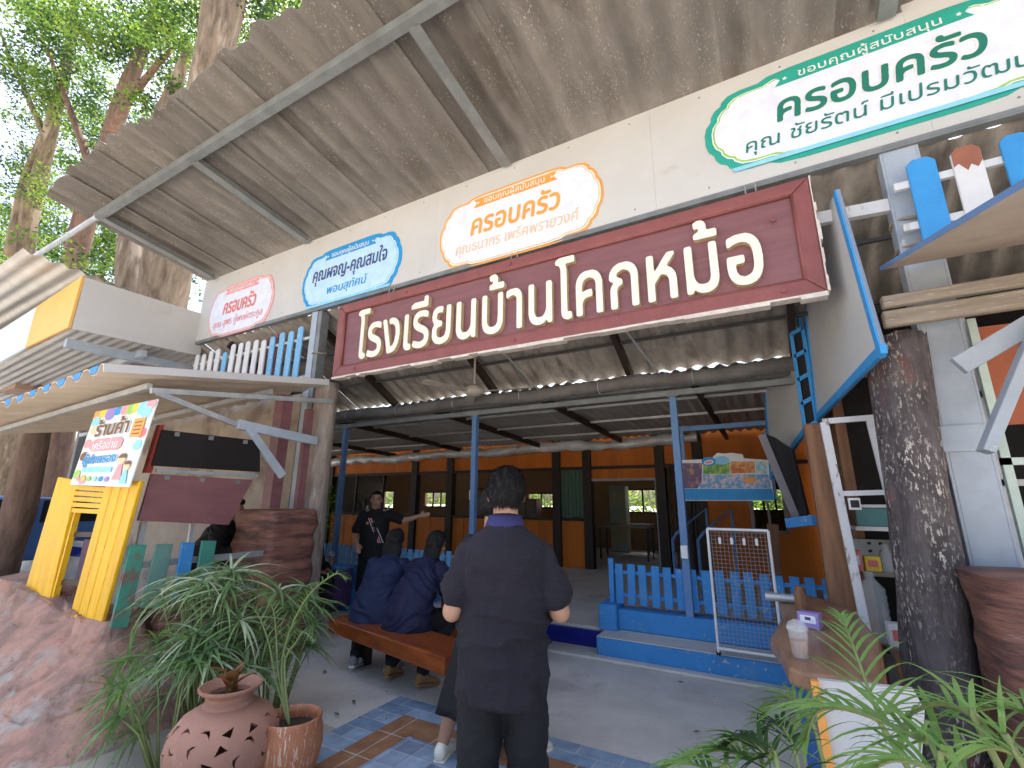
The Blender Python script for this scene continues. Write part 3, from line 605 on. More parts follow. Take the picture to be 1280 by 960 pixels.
g = MB(); q = aY(779, 640, 13.2); g.box(q.x-.35, q.x+.1, 13.1, 13.5, .2, 1.95)
put(g.build('pale_cabinet', mat('cream_teal_cabinet', (.5, .4, .2), (.25, .4, .38), 2), base=(q.x, 13.3, .2), bevel=.01), 'cream and teal cabinet beside the bright window inside the classroom', 'cabinet')
# ================================================================== picket fences
def picket(mb, x, y, z0, z1, wd, th=.018, lean=0, m=0, top='flat'):
    t = .25*wd
    if top == 'flat': poly = [(x, y, z0), (x+wd, y, z0), (x+wd+lean, y, z1), (x+lean, y, z1)]
    else: poly = [(x, y, z0), (x+wd, y, z0), (x+wd+lean, y, z1-t), (x+wd-t+lean, y, z1), (x+t+lean, y, z1), (x+lean, y, z1-t)]
    mb.prism(poly, (0, th, 0), m)
ft = thing('picket_fence', 'low bright blue picket fence standing on the step plinth right of the doorway', 'fence', (-.7, 5.35, .4))
X = -1.66
while X < .35:
    g = MB(); z = R.uniform(-.008, .008); picket(g, X, 5.33, .44, .845+z, .082, lean=R.uniform(-.008, .008)); g.build('picket', M['blue_pale'] if R.random() < .0 else M['steps_blue'], ft, bevel=.003); X += .128
for Z in (.53, .76):
    g = MB(); g.box(-1.7, .42, 5.352, 5.38, Z-.018, Z+.018); g.build('rail', M['steps_blue'], ft)
g = MB(); g.box(-1.73, -1.68, 5.32, 5.38, .452, .9); g.build('end_post', M['steps_blue'], ft)
ft = thing('picket_fence', 'long low blue picket fence behind the seated women left of the doorway', 'fence', (-5.5, 5.75, .5))
X = -7.1
while X < -4.2:
    g = MB(); picket(g, X, 5.72, .5, .80+R.uniform(-.008, .008), .082, lean=R.uniform(-.01, .01)); g.build('picket', M['blue_pale'], ft); X += .118
for Z in (.58, .73):
    g = MB(); g.box(-7.15, -4.15, 5.742, 5.765, Z-.016, Z+.016); g.build('rail', M['blue_pale'], ft)
# ================================================================== canteen sign between the poles
cs = thing('canteen_sign', 'printed canteen sign with drinks pictures and a plain blue lower band', 'sign', (-.55, 6.5, 1.8))
y = 6.5
def q(px, py): p = aY(px, py, y); return (p.x, p.z)
def flatpoly(name, pts, m, yy, th=.004, parent=cs):
    g = MB(); g.prism([(a, yy, b) for a, b in pts], (0, th, 0)); return g.build(name, m, parent)
flatpoly('backing', [q(851, 626), q(968, 626), q(962, 575), q(930, 573), q(928, 568), q(915, 566), q(905, 567), q(897, 566), q(892, 570), q(889, 574), q(852, 575)], M['p_white'], 6.5, .03)
flatpoly('blue_band', [q(852, 625), q(968, 625), q(965, 611), q(852, 611)], M['p_blue'], 6.494)
flatpoly('snack_picture', [q(852, 610.5), q(872, 610.5), q(877, 603), q(878, 579), q(852, 579)], mat('snack_print', (.16, .09, .2), (.5, .28, .12), 14, .5, lo=.5, hi=.62), 6.493)
flatpoly('green_picture', [q(879, 592.5), q(912, 592.5), q(912, 578), q(879, 580)], mat('green_print', (.08, .3, .06), (.4, .55, .1), 16, .5, lo=.45, hi=.6), 6.493)
flatpoly('orange_picture', [q(913, 592), q(944, 591), q(943, 577), q(913, 577)], mat('orange_print', (.6, .14, .05), (.85, .42, .1), 14, .5, lo=.45, hi=.6), 6.493)
flatpoly('cup_picture', [q(874, 610.5), q(964, 610.5), q(960, 593), q(879, 593)], mat('cups_print', (.15, .38, .65), (.75, .6, .6), 17, .5, lo=.45, hi=.58), 6.493)
flatpoly('side_picture', [q(945, 592), q(959, 592), q(957, 577), q(945, 577)], mat('side_print', (.3, .6, .7), (.75, .75, .7), 17, .5, lo=.45, hi=.58), 6.493)
def oval(name, px, py, rx, ry, m, yy, parent=cs, rot=0):
    c = q(px, py); flatpoly(name, [(c[0]+rx*math.cos(a)*math.cos(rot)-ry*math.sin(a)*math.sin(rot), c[1]+rx*math.cos(a)*math.sin(rot)+ry*math.sin(a)*math.cos(rot)) for a in np.linspace(0, 6.283, 24, endpoint=False)], m, yy, .003, parent)
oval('badge', 886, 577, .085, .06, M['p_blue'], 6.489); oval('badge', 902, 575.5, .09, .055, M['p_cyan'], 6.4895)
oval('oval_mark', 886, 578, .06, .028, M['p_white'], 6.485, rot=.15); oval('oval_mark', 886, 578, .045, .012, M['p_red'], 6.482, rot=.15)
oval('orange_oval', 937, 600, .075, .038, M['p_orange'], 6.489)
fr = thing('hanging_frame', 'pale blue tube frame carrying the canteen sign', 'frame', (-.5, 6.55, 2.4))
g = MB(); p0, p1 = aY(849, 537, 6.55), aY(962, 533, 6.55); g.bar(p0, (p1.x+.5, 6.55, p0.z+.02), .06, .06); g.build('top_bar', M['pole_blue'], fr)
for px in (852, 958):
    a = aY(px, 538, 6.55); b = aY(px, 580, 6.55); g = MB(); g.bar((a.x, 6.55, a.z), (a.x, 6.55, 1.55), .04, .04, up=V((0, 1, 0))); g.build('hanger', M['pole_blue'], fr)
# ---- white wire display grid
gr = thing('wire_grid_panel', 'white wire grid display panel on castors leaning before the blue fence', 'grid panel', (-.4, 4.86, .2))
A, B, C_, D = [aY(px, py, 4.86) for px, py in ((884, 661), (961, 667), (978, 813), (897, 803))]
A.x = (A.x+D.x)/2; D.x = A.x; B.x = (B.x+C_.x)/2; C_.x = B.x; zt_, zb_ = A.z, .26
g = MB()
for a, b in (((A.x, zt_), (B.x, zt_)), ((A.x, zb_), (B.x, zb_)), ((A.x, zb_-.04), (A.x, zt_)), ((B.x, zb_-.04), (B.x, zt_))):
    g.tube([(a[0], 4.86, a[1]), (b[0], 4.86, b[1])], .012, 8)
g.build('frame', M['p_white'], gr)
g = MB()
for X in np.arange(A.x+.03, B.x, .034): g.tube([(X, 4.86, zb_), (X, 4.86, zt_)], .0016, 4)
for Z in np.arange(zb_+.03, zt_, .034): g.tube([(A.x, 4.857, Z), (B.x, 4.857, Z)], .0016, 4)
g.build('wire_mesh', M['p_grey'], gr)
for s in (.2, .4, .6, .8):
    X = A.x+(B.x-A.x)*s; g = MB(); g.box(X-.012, X+.012, 4.835, 4.854, zt_-.13, zt_-.07); g.build('hook', M['p_white'], gr, bevel=.004)
for X in (A.x, B.x):
    g = MB(); g.ball((X, 4.86, .222), .022, .012, .022, 8); g.build('castor', M['p_black'], gr)
hr = thing('handrail', 'bent blue tube handrail behind the printed canteen sign', 'handrail', (-1.1, 7.2, .2))
for dx in (0, .34):
    g = MB(); g.tube([(-1.38+dx, 7.2, .2), (-1.38+dx, 7.2, 1.0), (-1.3+dx, 7.2, 1.1), (-.95+dx, 7.6, 1.42), (-.95+dx, 7.6, .2)], .022, 8); g.build('rail', M['pole_blue'], hr)
# ================================================================== kiosk on the right
kk = thing('snack_kiosk', 'dark snack kiosk with a white framed serving window behind the dark log post', 'kiosk', (1.5, 5, 0))
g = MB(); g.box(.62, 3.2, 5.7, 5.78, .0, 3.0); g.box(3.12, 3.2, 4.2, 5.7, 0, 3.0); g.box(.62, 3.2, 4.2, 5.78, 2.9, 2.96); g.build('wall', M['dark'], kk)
g = MB(); g.box(.52, .60, 5.0, 9.4, 0, 2.9); g.build('side_wall', M['oldwood'], kk)
g = MB(); g.box(.56, 3.1, 4.22, 4.28, 0, .55); g.build('front_wall', M['oldwood'], kk)
def bx(p, wd, ht): pass
g = MB(); a, b = aY(1030, 528, 4.2), aY(1095, 850, 4.2)
g.bar(a, b, .055, .055, up=V((0, 1, 0))); g.build('window_post', M['white_wood'], kk, bevel=.004)
a2, b2 = aY(1087, 522, 4.2), aY(1135, 700, 4.2)
g = MB(); g.bar(a2, (b2.x+.02, 4.2, .5), .05, .05, up=V((0, 1, 0))); g.build('window_post', M['white_wood'], kk, bevel=.004)
for (u1, v1, u2, v2, t) in ((1028, 527, 1092, 522, .04), (1052, 617, 1118, 615, .035)):
    g = MB(); g.bar(aY(u1, v1, 4.195), aY(u2, v2, 4.195), .035, t); g.build('window_bar', M['white_wood'], kk)
g = MB(); c = aY(1060, 628, 4.17); g.box(c.x-.0, c.x+.07, 4.14, 4.17, c.z-.05, c.z+.03); g.box(c.x+.01, c.x+.06, 4.13, 4.138, c.z-.035, c.z+.015, 1); g.build('latch', [M['p_white'], M['p_black']], kk)
for X in (1.25, 1.75, 2.4):
    g = MB(); g.box(X-.03, X+.03, 4.17, 4.23, .5, 2.9); g.build('window_post', M['white_wood'], kk)
g = MB(); g.box(.9, 3.1, 4.17, 4.21, 1.62, 1.66); g.box(.9, 3.1, 4.17, 4.21, 2.2, 2.24); g.build('window_bar', M['white_wood'], kk)
# shelf unit inside
sh = thing('kiosk_shelf', 'shelf unit with a perforated white back inside the kiosk window', 'shelf', (.8, 4.9, .5))
for px, py in ((1075, 660), (1080, 715)):
    p = aY(px, py, 4.7); g = MB(); g.box(.5, 1.6, 4.6, 4.95, p.z-.015, p.z+.015); g.build('shelf_board', M['greywood'] if py > 700 else M['p_white'], sh)
p = aY(1085, 690, 4.96)
g = MB(); g.box(.5, 1.6, 4.955, 4.975, p.z-.12, p.z+.1)
g.build('perforated_back', mat('perforated_white', (.45, .44, .42), (.36, .35, .34), 5), sh)
g = MB()
for i in range(12):
    for j in range(3): X = .6+i*.075; Z = p.z-.06+j*.06; g.box(X, X+.025, 4.948, 4.954, Z, Z+.02)
g.build('slot', M['p_black'], sh)
pz = aY(1075, 660, 4.7).z+.016
t = thing('storage_box', 'small teal storage box on the upper kiosk shelf', 'box', (.62, 4.68, pz)); p = aY(1092, 650, 4.68)
g = MB(); g.box(p.x-.12, p.x+.1, 4.6, 4.76, pz, pz+.14); g.build('body', M['p_tealbox'], t, bevel=.008)
g = MB(); g.box(p.x-.13, p.x+.11, 4.59, 4.77, pz+.141, pz+.165); g.build('lid', M['p_white'], t, bevel=.006)
p = aY(1072, 655, 4.7); g = MB(); g.tube([(p.x, 4.7, pz), (p.x, 4.7, pz+.12)], .045, 12)
put(g.build('paper_cup', M['p_brown'], smooth=True, auto=40, base=(p.x, 4.7, pz)), 'small brown paper cup beside the teal box on the kiosk shelf', 'cup')
pz = aY(1080, 715, 4.7).z+.016
p = aY(1112, 718, 4.66); g = MB(); g.lathe([(0, pz), (.05, pz), (.05, pz+.12), (.02, pz+.16), (.02, pz+.2), (0, pz+.2)], (p.x, 4.66, 0), 14)
put(g.build('glass_jar', M['p_grey'], smooth=True, auto=40, base=(p.x, 4.66, pz)), 'grey jar on the lower kiosk shelf', 'jar')
p = aY(1095, 770, 4.5); g = MB(); pr = [(0, .55), (.085, .55)]
for k in range(7): pr += [(.088, .58+k*.045), (.08, .60+k*.045)]
pr += [(.085, .9), (.03, .97), (.028, 1.02), (0, 1.02)]
g.lathe(pr, (p.x, 4.5, 0), 20); 
put(g.build('water_bottle', M['plastic_clear'], smooth=True, base=(p.x, 4.5, .55)), 'large ribbed clear water bottle inside the kiosk window', 'bottle')
def carton(px, py, Y, z, wd, h, mt, lab, lid=None):
    p = aY(px, py, Y); t = thing('snack_carton', lab, 'carton', (p.x, Y, z)); g = MB(); g.box(p.x-wd/2, p.x+wd/2, Y-.05, Y+.05, z, z+h); g.build('body', mt, t, bevel=.006)
    g = MB(); g.box(p.x-wd*.3, p.x+wd*.3, Y-.0525, Y-.0505, z+h*.3, z+h*.75); g.build('printed_label', lid or M['p_pale'], t)
carton(1068, 760, 4.42, .55, .09, .2, M['p_orange'], 'orange snack carton left of the water bottle on the kiosk worktop')
carton(1122, 790, 4.40, .55, .12, .15, M['p_white'], 'white snack carton right of the water bottle on the kiosk worktop', M['p_red'])
carton(1092, 715, 4.66, aY(1080, 715, 4.7).z+.016, .1, .11, M['p_yellow'], 'yellow snack carton on the lower kiosk shelf', M['p_red'])
carton(1072, 715, 4.64, aY(1080, 715, 4.7).z+.016, .07, .15, M['p_red'], 'red snack carton at the left end of the lower kiosk shelf')
g = MB(); g.box(.56, 3.0, 4.3, 4.7, .5, .55); put(g.build('kiosk_worktop', M['greywood'], base=(1.5, 4.5, .5)), 'grey worktop under the shelves inside the kiosk', 'worktop')
# brown timber post and wall flaps
g = MB(); a, b = aY(1019, 530, 4.45), aY(1062, 815, 4.45); b.z = .0; g.bar(a, b, .17, .14, up=V((0, 1, 0)))
put(g.build('timber_post', M['oldwood'], bevel=.02, base=(b.x, 4.45, 0), segs=2), 'thick brown timber post left of the white kiosk window frame', 'post')
def flap(name, lab, cor, th, mt_face, rim, rw=.035, parts=True):
    NB, FB, FT, NT = [V(p) for p in cor]; n = (FB-NB).cross(NT-NB).normalized()
    if n.x > 0: n = -n
    t = thing(name, lab, 'wall panel', NB)
    g = MB(); g.prism([NB, FB, FT, NT], n*th); g.build('sheet', mt_face, t)
    c = (NB+FB+FT+NT)/4
    for a, b in ((NB, FB), (NB, NT), (FB, FT)):
        g = MB(); m_ = (a+b)/2; inw = (c-m_); inw -= (b-a).normalized()*inw.dot((b-a).normalized()); inw.normalize()
        g.prism([a, b, b+inw*rw*1.6, a+inw*rw*1.6], n*(th+.012)); g.build('rim', rim, t)
    return t
flap('kiosk_wall_panel', 'white hanging wall panel with a bright blue rim beside the maroon sign end', [aY(1110, 441, 3.12), aY(1025, 526, 4.9), aY(1003, 330, 4.9), aY(1050, 236, 3.45)], .02, M['white'], M['blue'])
t = flap('kiosk_wall_panel', 'white wall panel with a blue slotted frame just above the television', [aY(1020, 528, 4.95), aY(966, 600, 6.4), aY(957, 478, 6.4), aY(1003, 396, 4.95)], .02, M['white'], M['blue'])
# blue slotted lattice
a0, a1, b0_, b1 = aY(989, 418, 4.9), aY(1003, 410, 4.9), aY(1006, 536, 4.9), aY(1021, 527, 4.9)
la = thing('slotted_frame', 'narrow blue wooden frame with dark slots at the edge of the white wall panel', 'frame', a0)
g = MB(); g.bar(a0, b0_, .03, .03); g.bar(a1, b1, .03, .03)
for k in range(5):
    f = k/4; g.bar(a0.lerp(b0_, f), a1.lerp(b1, f), .03, .035)
g.build('frame', M['blue'], la); g = MB(); g.prism([a0+V((0, .03, 0)), a1+V((0, .03, 0)), b1+V((0, .03, 0)), b0_+V((0, .03, 0))], (0, .01, 0)); g.build('dark_back', M['dark'], la)
# television / poster slab tilted on the wall
tv = thing('television', 'black flat television tilted forward on the kiosk side wall', 'television', aY(990, 600, 5.3))
c4 = [aY(951, 541, 5.2), aY(962, 560, 5.2), aY(1001, 656, 5.2), aY(993, 650, 5.2)]
g = MB(); g.prism([aY(952, 541, 5.3), aY(999, 655, 5.3), aY(1009, 642, 5.0), aY(990, 562, 5.1), aY(966, 546, 5.2)], (.02, .05, .0)); g.build('screen', M['p_black'], tv)
g = MB(); g.bar(aY(952, 543, 5.27), aY(998, 655, 5.27), .03, .07, up=V((1, 0, 0))); g.build('bezel', flat('tv_bezel', (.22, .2, .22)), tv)
g = MB(); g.bar(aY(985, 654, 5.0), aY(1018, 650, 4.75), .05, .08); put(g.build('blue_bracket', M['steps_blue'], base=aY(1000, 652, 4.9)), 'short blue bracket under the television beside the timber post', 'bracket')
g = MB(); g.bar(aY(966, 655, 6.6), aY(972, 790, 6.6), .12, .12, up=V((0, 1, 0))); put(g.build('wooden_post', M['oldwood'], base=aY(970, 720, 6.6)), 'narrow brown wooden post behind the wire grid panel', 'post')
# ---- live edge counter
ct = thing('live_edge_counter', 'live edge wooden counter slab in front of the kiosk timber post', 'counter', (.1, 3.2, .8))
poly = [aZ(px, py, .80) for px, py in ((962, 797), (974, 812), (984, 833), (1010, 842), (1050, 846), (1092, 850), (1100, 800), (1070, 765), (1036, 750), (1002, 742), (972, 745), (978, 770))]
g = MB(); g.prism(poly, (0, 0, -.075)); g.build('slab', M['slab'], ct, bevel=.015, segs=2)
g = MB(); p = aZ(1000, 840, .72); g.bar((p.x, p.y+.12, .72), (p.x+.02, p.y+.1, 0), .06, .06, up=V((0, 1, 0))); g.build('leg', M['p_navy'], ct)
g = MB(); g.bar((.35, 3.4, .72), (.35, 3.4, 0), .08, .08, up=V((0, 1, 0))); g.build('leg', M['oldwood'], ct)
wb = thing('white_board', 'white board with an orange edge standing under the counter behind the palm fronds', 'board', (.2, 2.5, 0))
P = [aY(px, py, 2.5) for px, py in ((1022, 850), (1142, 862), (1156, 888), (1150, 985), (1040, 985))]
g = MB(); g.prism(P, (0, .03, 0)); g.build('face', M['white'], wb)
g = MB(); g.bar(aY(1018, 850, 2.495), aY(1042, 985, 2.495), .03, .03, up=V((0, 1, 0))); g.build('edge_strip', M['p_orange'], wb)
# things on the counter
p = aZ(1001, 822, .802); cp = thing('iced_drink_cup', 'clear plastic cup of iced brown drink near the counter edge', 'cup', p)
g = MB(); g.lathe([(0, .004), (.03, .004), (.036, .075), (0, .075)], p, 20); g.build('drink', M['terra'], cp, smooth=True, auto=40)
g = MB(); g.lathe([(.032, 0), (.042, .12), (.045, .125), (.0, .127)], p, 20); g.build('cup_wall', M['plastic_clear'], cp, smooth=True, auto=40)
g = MB(); g.lathe([(.046, .12), (.046, .13), (.036, .15), (.012, .165), (0, .166)], p, 20); g.build('dome_lid', M['plastic_clear'], cp, smooth=True)
p = aZ(1014, 786, .802); g = MB(); d = V((.8, -.25, 0)).normalized(); s = V((.25, .8, 0)).normalized(); o = p+V((0, .03, 0))
def obox(mb, o, d, s, a, b, h, z0=0, m=0): mb.hexa([o-d*a-s*b+V((0, 0, z0)), o+d*a-s*b+V((0, 0, z0)), o+d*a+s*b+V((0, 0, z0)), o-d*a+s*b+V((0, 0, z0)), o-d*a-s*b+V((0, 0, h)), o+d*a-s*b+V((0, 0, h)), o+d*a+s*b+V((0, 0, h)), o-d*a+s*b+V((0, 0, h))], m)
bx_ = thing('tissue_box', 'small violet carton with pale printing on the counter behind the drink', 'carton', o)
obox(g, o, d, s, .055, .035, .085); g.build('carton', M['p_violet'], bx_, bevel=.003)
g = MB(); obox(g, o-s*.0355, d, s, .04, .001, .07, .03); obox(g, o-s*.0358, d, s, .015, .001, .062, .045, 1); g.build('printed_label', [M['p_pale'], M['p_purple']], bx_)
p = aZ(1002, 762, .802); g = MB(); g.lathe([(0, 0), (.035, 0), (.035, .1), (.025, .13), (.025, .15), (0, .15)], p, 16); put(g.build('brown_jar', M['oldwood'], smooth=True, auto=40, base=p), 'small brown jar behind the violet carton on the counter', 'jar')
p = aZ(975, 752, .802); g = MB(); g.tube([p+V((-.09, .0, .03)), p+V((.1, -.02, .03))], .03, 12); put(g.build('metal_canister', M['galv'], smooth=True, auto=40, base=p), 'shiny metal canister lying at the far end of the counter', 'canister')
# ================================================================== right hand frontage
def logpost(name, lab, a, b, ra, rb, mt, n=28, k=26, jag=.05, amp=.05, seed=0):
    a, b = V(a), V(b); g = MB(); rings = []
    for i in range(k+1):
        f = i/k; c = a.lerp(b, f); r = ra+(rb-ra)*f; ring = []
        for j in range(n):
            th = 2*math.pi*j/n; rr_ = r*(1+amp*2.2*noise.noise(V((math.cos(th)*1.6+seed, math.sin(th)*1.6, f*2.2)))+amp*noise.noise(V((math.cos(th)*6, math.sin(th)*6+seed, f*5))))
            z = 0
            if i == k: z = jag*noise.noise(V((th*3, seed, 1)))
            ring.append(c+V((rr_*math.cos(th), rr_*math.sin(th), z)))
        rings.append(ring)
    g.loft(rings); return put(g.build(name, mt, smooth=True, base=a), lab, 'post')
logpost('log_post', 'thick dark peeling cement log post in front of the kiosk window', (.63, 3.62, 0), (.77, 3.6, 2.52), .165, .14, M['log_dark'], amp=.115, seed=3)
sp = thing('channel_post', 'pale blue grey steel channel post beside the dark log post', 'post', (1.0, 3.62, 0))
g = MB(); g.box(.90, 1.08, 3.62, 3.635, .0, 3.86); g.box(.885, .9, 3.62, 3.74, .0, 3.86); g.box(1.08, 1.095, 3.62, 3.74, .0, 3.86); g.build('channel', M['steel_blue'], sp, bevel=.003)
g = MB(); g.box(.87, 1.11, 3.60, 3.618, 1.80, 1.95); g.build('splice_plate', M['steel_blue'], sp)
for Z in (3.32, 3.12):
    g = MB(); g.tube([(.99+.115*math.cos(a), 3.68+.075*math.sin(a), Z+.012*math.sin(a*2)) for a in np.linspace(0, 6.28, 20)], .011, 6); g.build('wire_wrap', M['greywood'], sp)
g = MB(); g.bar((.42, 3.66, 3.50), (.90, 3.66, 3.47), .05, .09); put(g.build('white_crossbar', M['white_wood'], base=(.6, 3.66, 3.5)), 'white square crossbar joining the maroon sign end to the channel post', 'crossbar')
pf = thing('picket_fence', 'row of bright blue and peeling white pickets above the near awning', 'pickets', (1.3, 3.5, 3.1))
for i, (u0, u1, v0, mt) in enumerate(((1131, 1170, 202, 'blue'), (1186, 1226, 188, 'pw'), (1247, 1290, 172, 'blue'), (1312, 1350, 158, 'pw'))):
    a, b = aY(u0, v0, 3.5), aY(u1, v0, 3.5)
    g = MB(); picket(g, a.x, 3.5, 3.0, a.z, b.x-a.x, .02, top='clip')
    if mt == 'blue': g.build('picket', M['blue'], pf, bevel=.004)
    else:
        g.build('picket', mat('peeling_white_%d' % i, (.75, .76, .77), (.68, .69, .7), 5, .6, .1, stain=(.42, .16, .09), ss=3.4, sth=.58), pf, bevel=.004); put(pf.children[-1], 'white picket with peeling brick coloured top')
        wd_ = b.x-a.x; g = MB(); g.prism([(a.x+.003, 3.4975, a.z-.03), (a.x+wd_*.25, 3.4975, a.z-.001), (a.x+wd_*.75, 3.4975, a.z-.001), (b.x-.003, 3.4975, a.z-.03), (b.x-.003, 3.4975, a.z-.12), (a.x+wd_*.8, 3.4975, a.z-.16), (a.x+wd_*.6, 3.4975, a.z-.13), (a.x+wd_*.45, 3.4975, a.z-.17), (a.x+wd_*.2, 3.4975, a.z-.11), (a.x+.003, 3.4975, a.z-.13)], (0, .0022, 0)); g.build('bare_top', mat('bare_brick_wood_%d' % i, (.36, .14, .085), (.3, .11, .07), 8, .75, .2), pf)
for Z in (3.52, 3.22):
    g = MB(); g.bar((.9, 3.535, Z), (2.4, 3.535, Z+.02), .03, .05); g.build('rail', M['white_wood'], pf)
aw = thing('sheet_awning', 'beige sheet awning sloping out above the near brown rock pillar', 'awning', (1.5, 2.8, 2.8))
g = MB(); corr(g, (.76, 3.58, 2.985), V((.115, -1, -.25)), V((1, 0, 0)), 2.2, 2.0, .006, .9, th=.012, nv=6)
g.build('sheet', mat('beige_sheet', (.52, .43, .34), (.44, .36, .28), 3, .8, .1, 40, stain=(.36, .29, .23), ss=2.2, sth=.6), aw, norm=False, smooth=True, auto=40)
g = MB(); g.bar((.758, 3.58, 2.995), (.758+.25, 1.45, 2.46), .006, .03); g.build('blue_edge', M['pole_blue'], aw)
for i, (Z, Y, mt, h) in enumerate(((2.68, 3.36, 'greywood', .07), (2.585, 3.40, 'greywood', .10))):
    g = MB(); g.bar((.68, Y, Z), (2.4, Y, Z+.02), .06, h)
    put(g.build('wooden_beam', M[mt], bevel=.008, base=(.68, Y, Z)), ('upper weathered grey beam under the near awning', 'lower thicker weathered beam crossing the top of the dark log post')[i], 'beam')
g = MB(); g.bar(aY(1198, 458, 3.3), aY(1300, 398, 3.3), .05, .10); put(g.build('steel_brace', M['steel_blue'], base=aY(1198, 458, 3.3), bevel=.003), 'short pale steel brace rising to the frame edge beside the channel post', 'brace')
g = MB(); g.bar(aY(1300, 400, 3.25), aY(1232, 565, 3.25), .05, .11, up=V((0, 1, 0))); put(g.build('steel_strut', M['steel_blue'], base=aY(1232, 565, 3.25), bevel=.003), 'slanting grey steel strut with rusty end beside the channel post', 'strut')
g = MB(); g.box(1.15, 2.2, 3.7, 3.72, 1.95, 2.55); put(g.build('brick_red_board', mat('brick_red_board', (.4, .12, .06), (.33, .1, .05), 4), base=(1.5, 3.7, 1.95)), 'brick red board behind the braces under the near awning', 'board')
g = MB(); g.box(1.13, 1.17, 3.66, 3.70, .9, 2.6); g.box(1.13, 2.2, 3.66, 3.70, 1.72, 1.76); put(g.build('pale_green_frame', flat('pale_green_frame', (.55, .66, .6)), base=(1.15, 3.68, .9)), 'pale green window frame behind the steel strut', 'frame')
# near rock pillar
rk = MB(); rings = []
for i in range(15):
    f = i/14; zc = 1.18*f; gx = .80-.02*f; ring = []
    for j in range(44):
        a = 2*math.pi*j/44; cx_ = math.copysign(abs(math.cos(a))**.5, math.cos(a)); cy_ = math.copysign(abs(math.sin(a))**.5, math.sin(a))
        p = V((1.32+cx_*(.52+.02*f), 3.28+cy_*.32, zc+(.0 if f < 1 else 0)))
        nn = noise.fractal(V((p.x*3, p.y*3, p.z*5)), .9, 2, 4)*.03; ring.append(p+V((cx_, cy_, 0))*nn)
    rings.append(ring)
rk.loft(rings); put(rk.build('rock_pillar', M['rock_dark'], smooth=True, bevel=.0, base=(1.32, 3.28, 0), auto=60), 'low brown cement pillar with carved wood grain at the near end of the frontage', 'pillar')
# ================================================================== left hand stall
logpost('log_post', 'grey peeling cement log post rising behind the brown pillar', (-4.68, 3.72, 0), (-4.62, 3.68, 2.86), .15, .125, M['log'], amp=.06, jag=.12, seed=9)
sp = thing('steel_post', 'grey steel post under the fascia beside the row of white and blue pickets', 'post', (-4.8, 3.66, 0))
g = MB(); g.box(-4.97, -4.80, 3.62, 3.74, 0, 3.85); g.build('shaft', M['steel'], sp, bevel=.004)
g = MB(); g.box(-4.975, -4.87, 3.612, 3.618, 0, 3.85); g.build('flange', M['steel_blue'], sp)
g = MB(); g.tube([(-4.84+.105*math.cos(a), 3.68+.075*math.sin(a), 3.28+.01*math.sin(3*a)) for a in np.linspace(0, 6.28, 18)], .01, 6); g.build('wire_wrap', M['greywood'], sp)
pf = thing('picket_fence', 'row of white and pale blue pickets on tubes above the stall awning', 'pickets', (-6.4, 3.6, 3.0))
cols = 'wwwwbwwwwbbbb'
px = [246, 258, 270, 282, 279, 294, 305, 316, 327, 330, 343, 354, 367]
xs = np.linspace(-7.62, -5.22, 14)
for i, c in enumerate('wwwwbwwwwwbbbb'):
    h = 3.66+R.uniform(-.03, .03)-(.05 if i == 4 else 0)
    g = MB(); picket(g, xs[i], 3.6, 2.86, h, .105, .02, lean=R.uniform(-.012, .012), top='clip'); g.build('picket', M['blue_pale'] if c == 'b' else M['white_wood'], pf, bevel=.003)
for Z in (3.52, 3.0):
    g = MB(); g.tube([(-7.7, 3.64, Z), (-4.93, 3.64, Z)], .025, 8); g.build('rail', M['galv'], pf)
for x_, z_ in ((-5.75, 3.66), (-5.95, 3.64)):
    g = MB(); picket(g, x_, 3.63, 2.9, z_+.04, .09, .015, top='clip'); g.build('back_slat', M['maroon'], pf)
stl = thing('stall_awning', 'beige corrugated awning with blue scalloped front edge over the left stall', 'awning', (-6, 2.4, 2.6))
u_ = V((-1, 0, -.045)).normalized(); v_ = V((0, 1, .172)).normalized(); o_ = V((-4.38, 1.45, 2.47))
g = MB(); corr(g, o_, u_, v_, 4.6, 2.1, .032, .30, th=.008, kind='trap', nv=4)
g.build('sheet', mat('beige_roof_sheet', (.62, .54, .44), (.54, .46, .37), 2, .75, .06, 40, stain=(.45, .37, .29), ss=1.4, sth=.6), stl, norm=False, smooth=True, auto=40)
g = MB(); nrm = V((0, 0, 1))
for k in range(15):
    a = .15+.30*k; c = o_+u_*a-v_*.006
    if a > 4.5: break
    g.prism([c+u_*(-.075)+nrm*.034, c+u_*.075+nrm*.034, c+u_*.05-nrm*.024, c-u_*.05-nrm*.024], v_*.004)
g.build('blue_filler', M['steps_blue'], stl)
g = MB(); g.bar(V((-4.38, 1.45, 2.47)), V((-4.38, 3.5, 2.82)), .012, .06); g.build('edge_strip', M['white'], stl)
g = MB(); g.bar((-4.5, 1.82, 2.42), (-9, 1.82, 2.24), .04, .05); g.bar((-4.5, 2.9, 2.6), (-9, 2.9, 2.42), .04, .05); g.build('purlin', M['galv'], stl)
g = MB(); g.bar((-4.42, 1.8, 2.37), (-4.42, 3.6, 2.62), .035, .045); g.bar((-4.42, 1.85, 2.36), (-4.42, 2.65, 2.17), .03, .045); g.build('side_rail', M['galv'], stl)
g = MB(); g.bar((-4.42, 2.55, 2.2), (-4.42, 3.45, 2.14), .05, .09); g.bar((-4.41, 2.66, 2.17), (-4.4, 3.08, 1.74), .04, .075); g.build('bracket', M['steel_blue'], stl, bevel=.003)
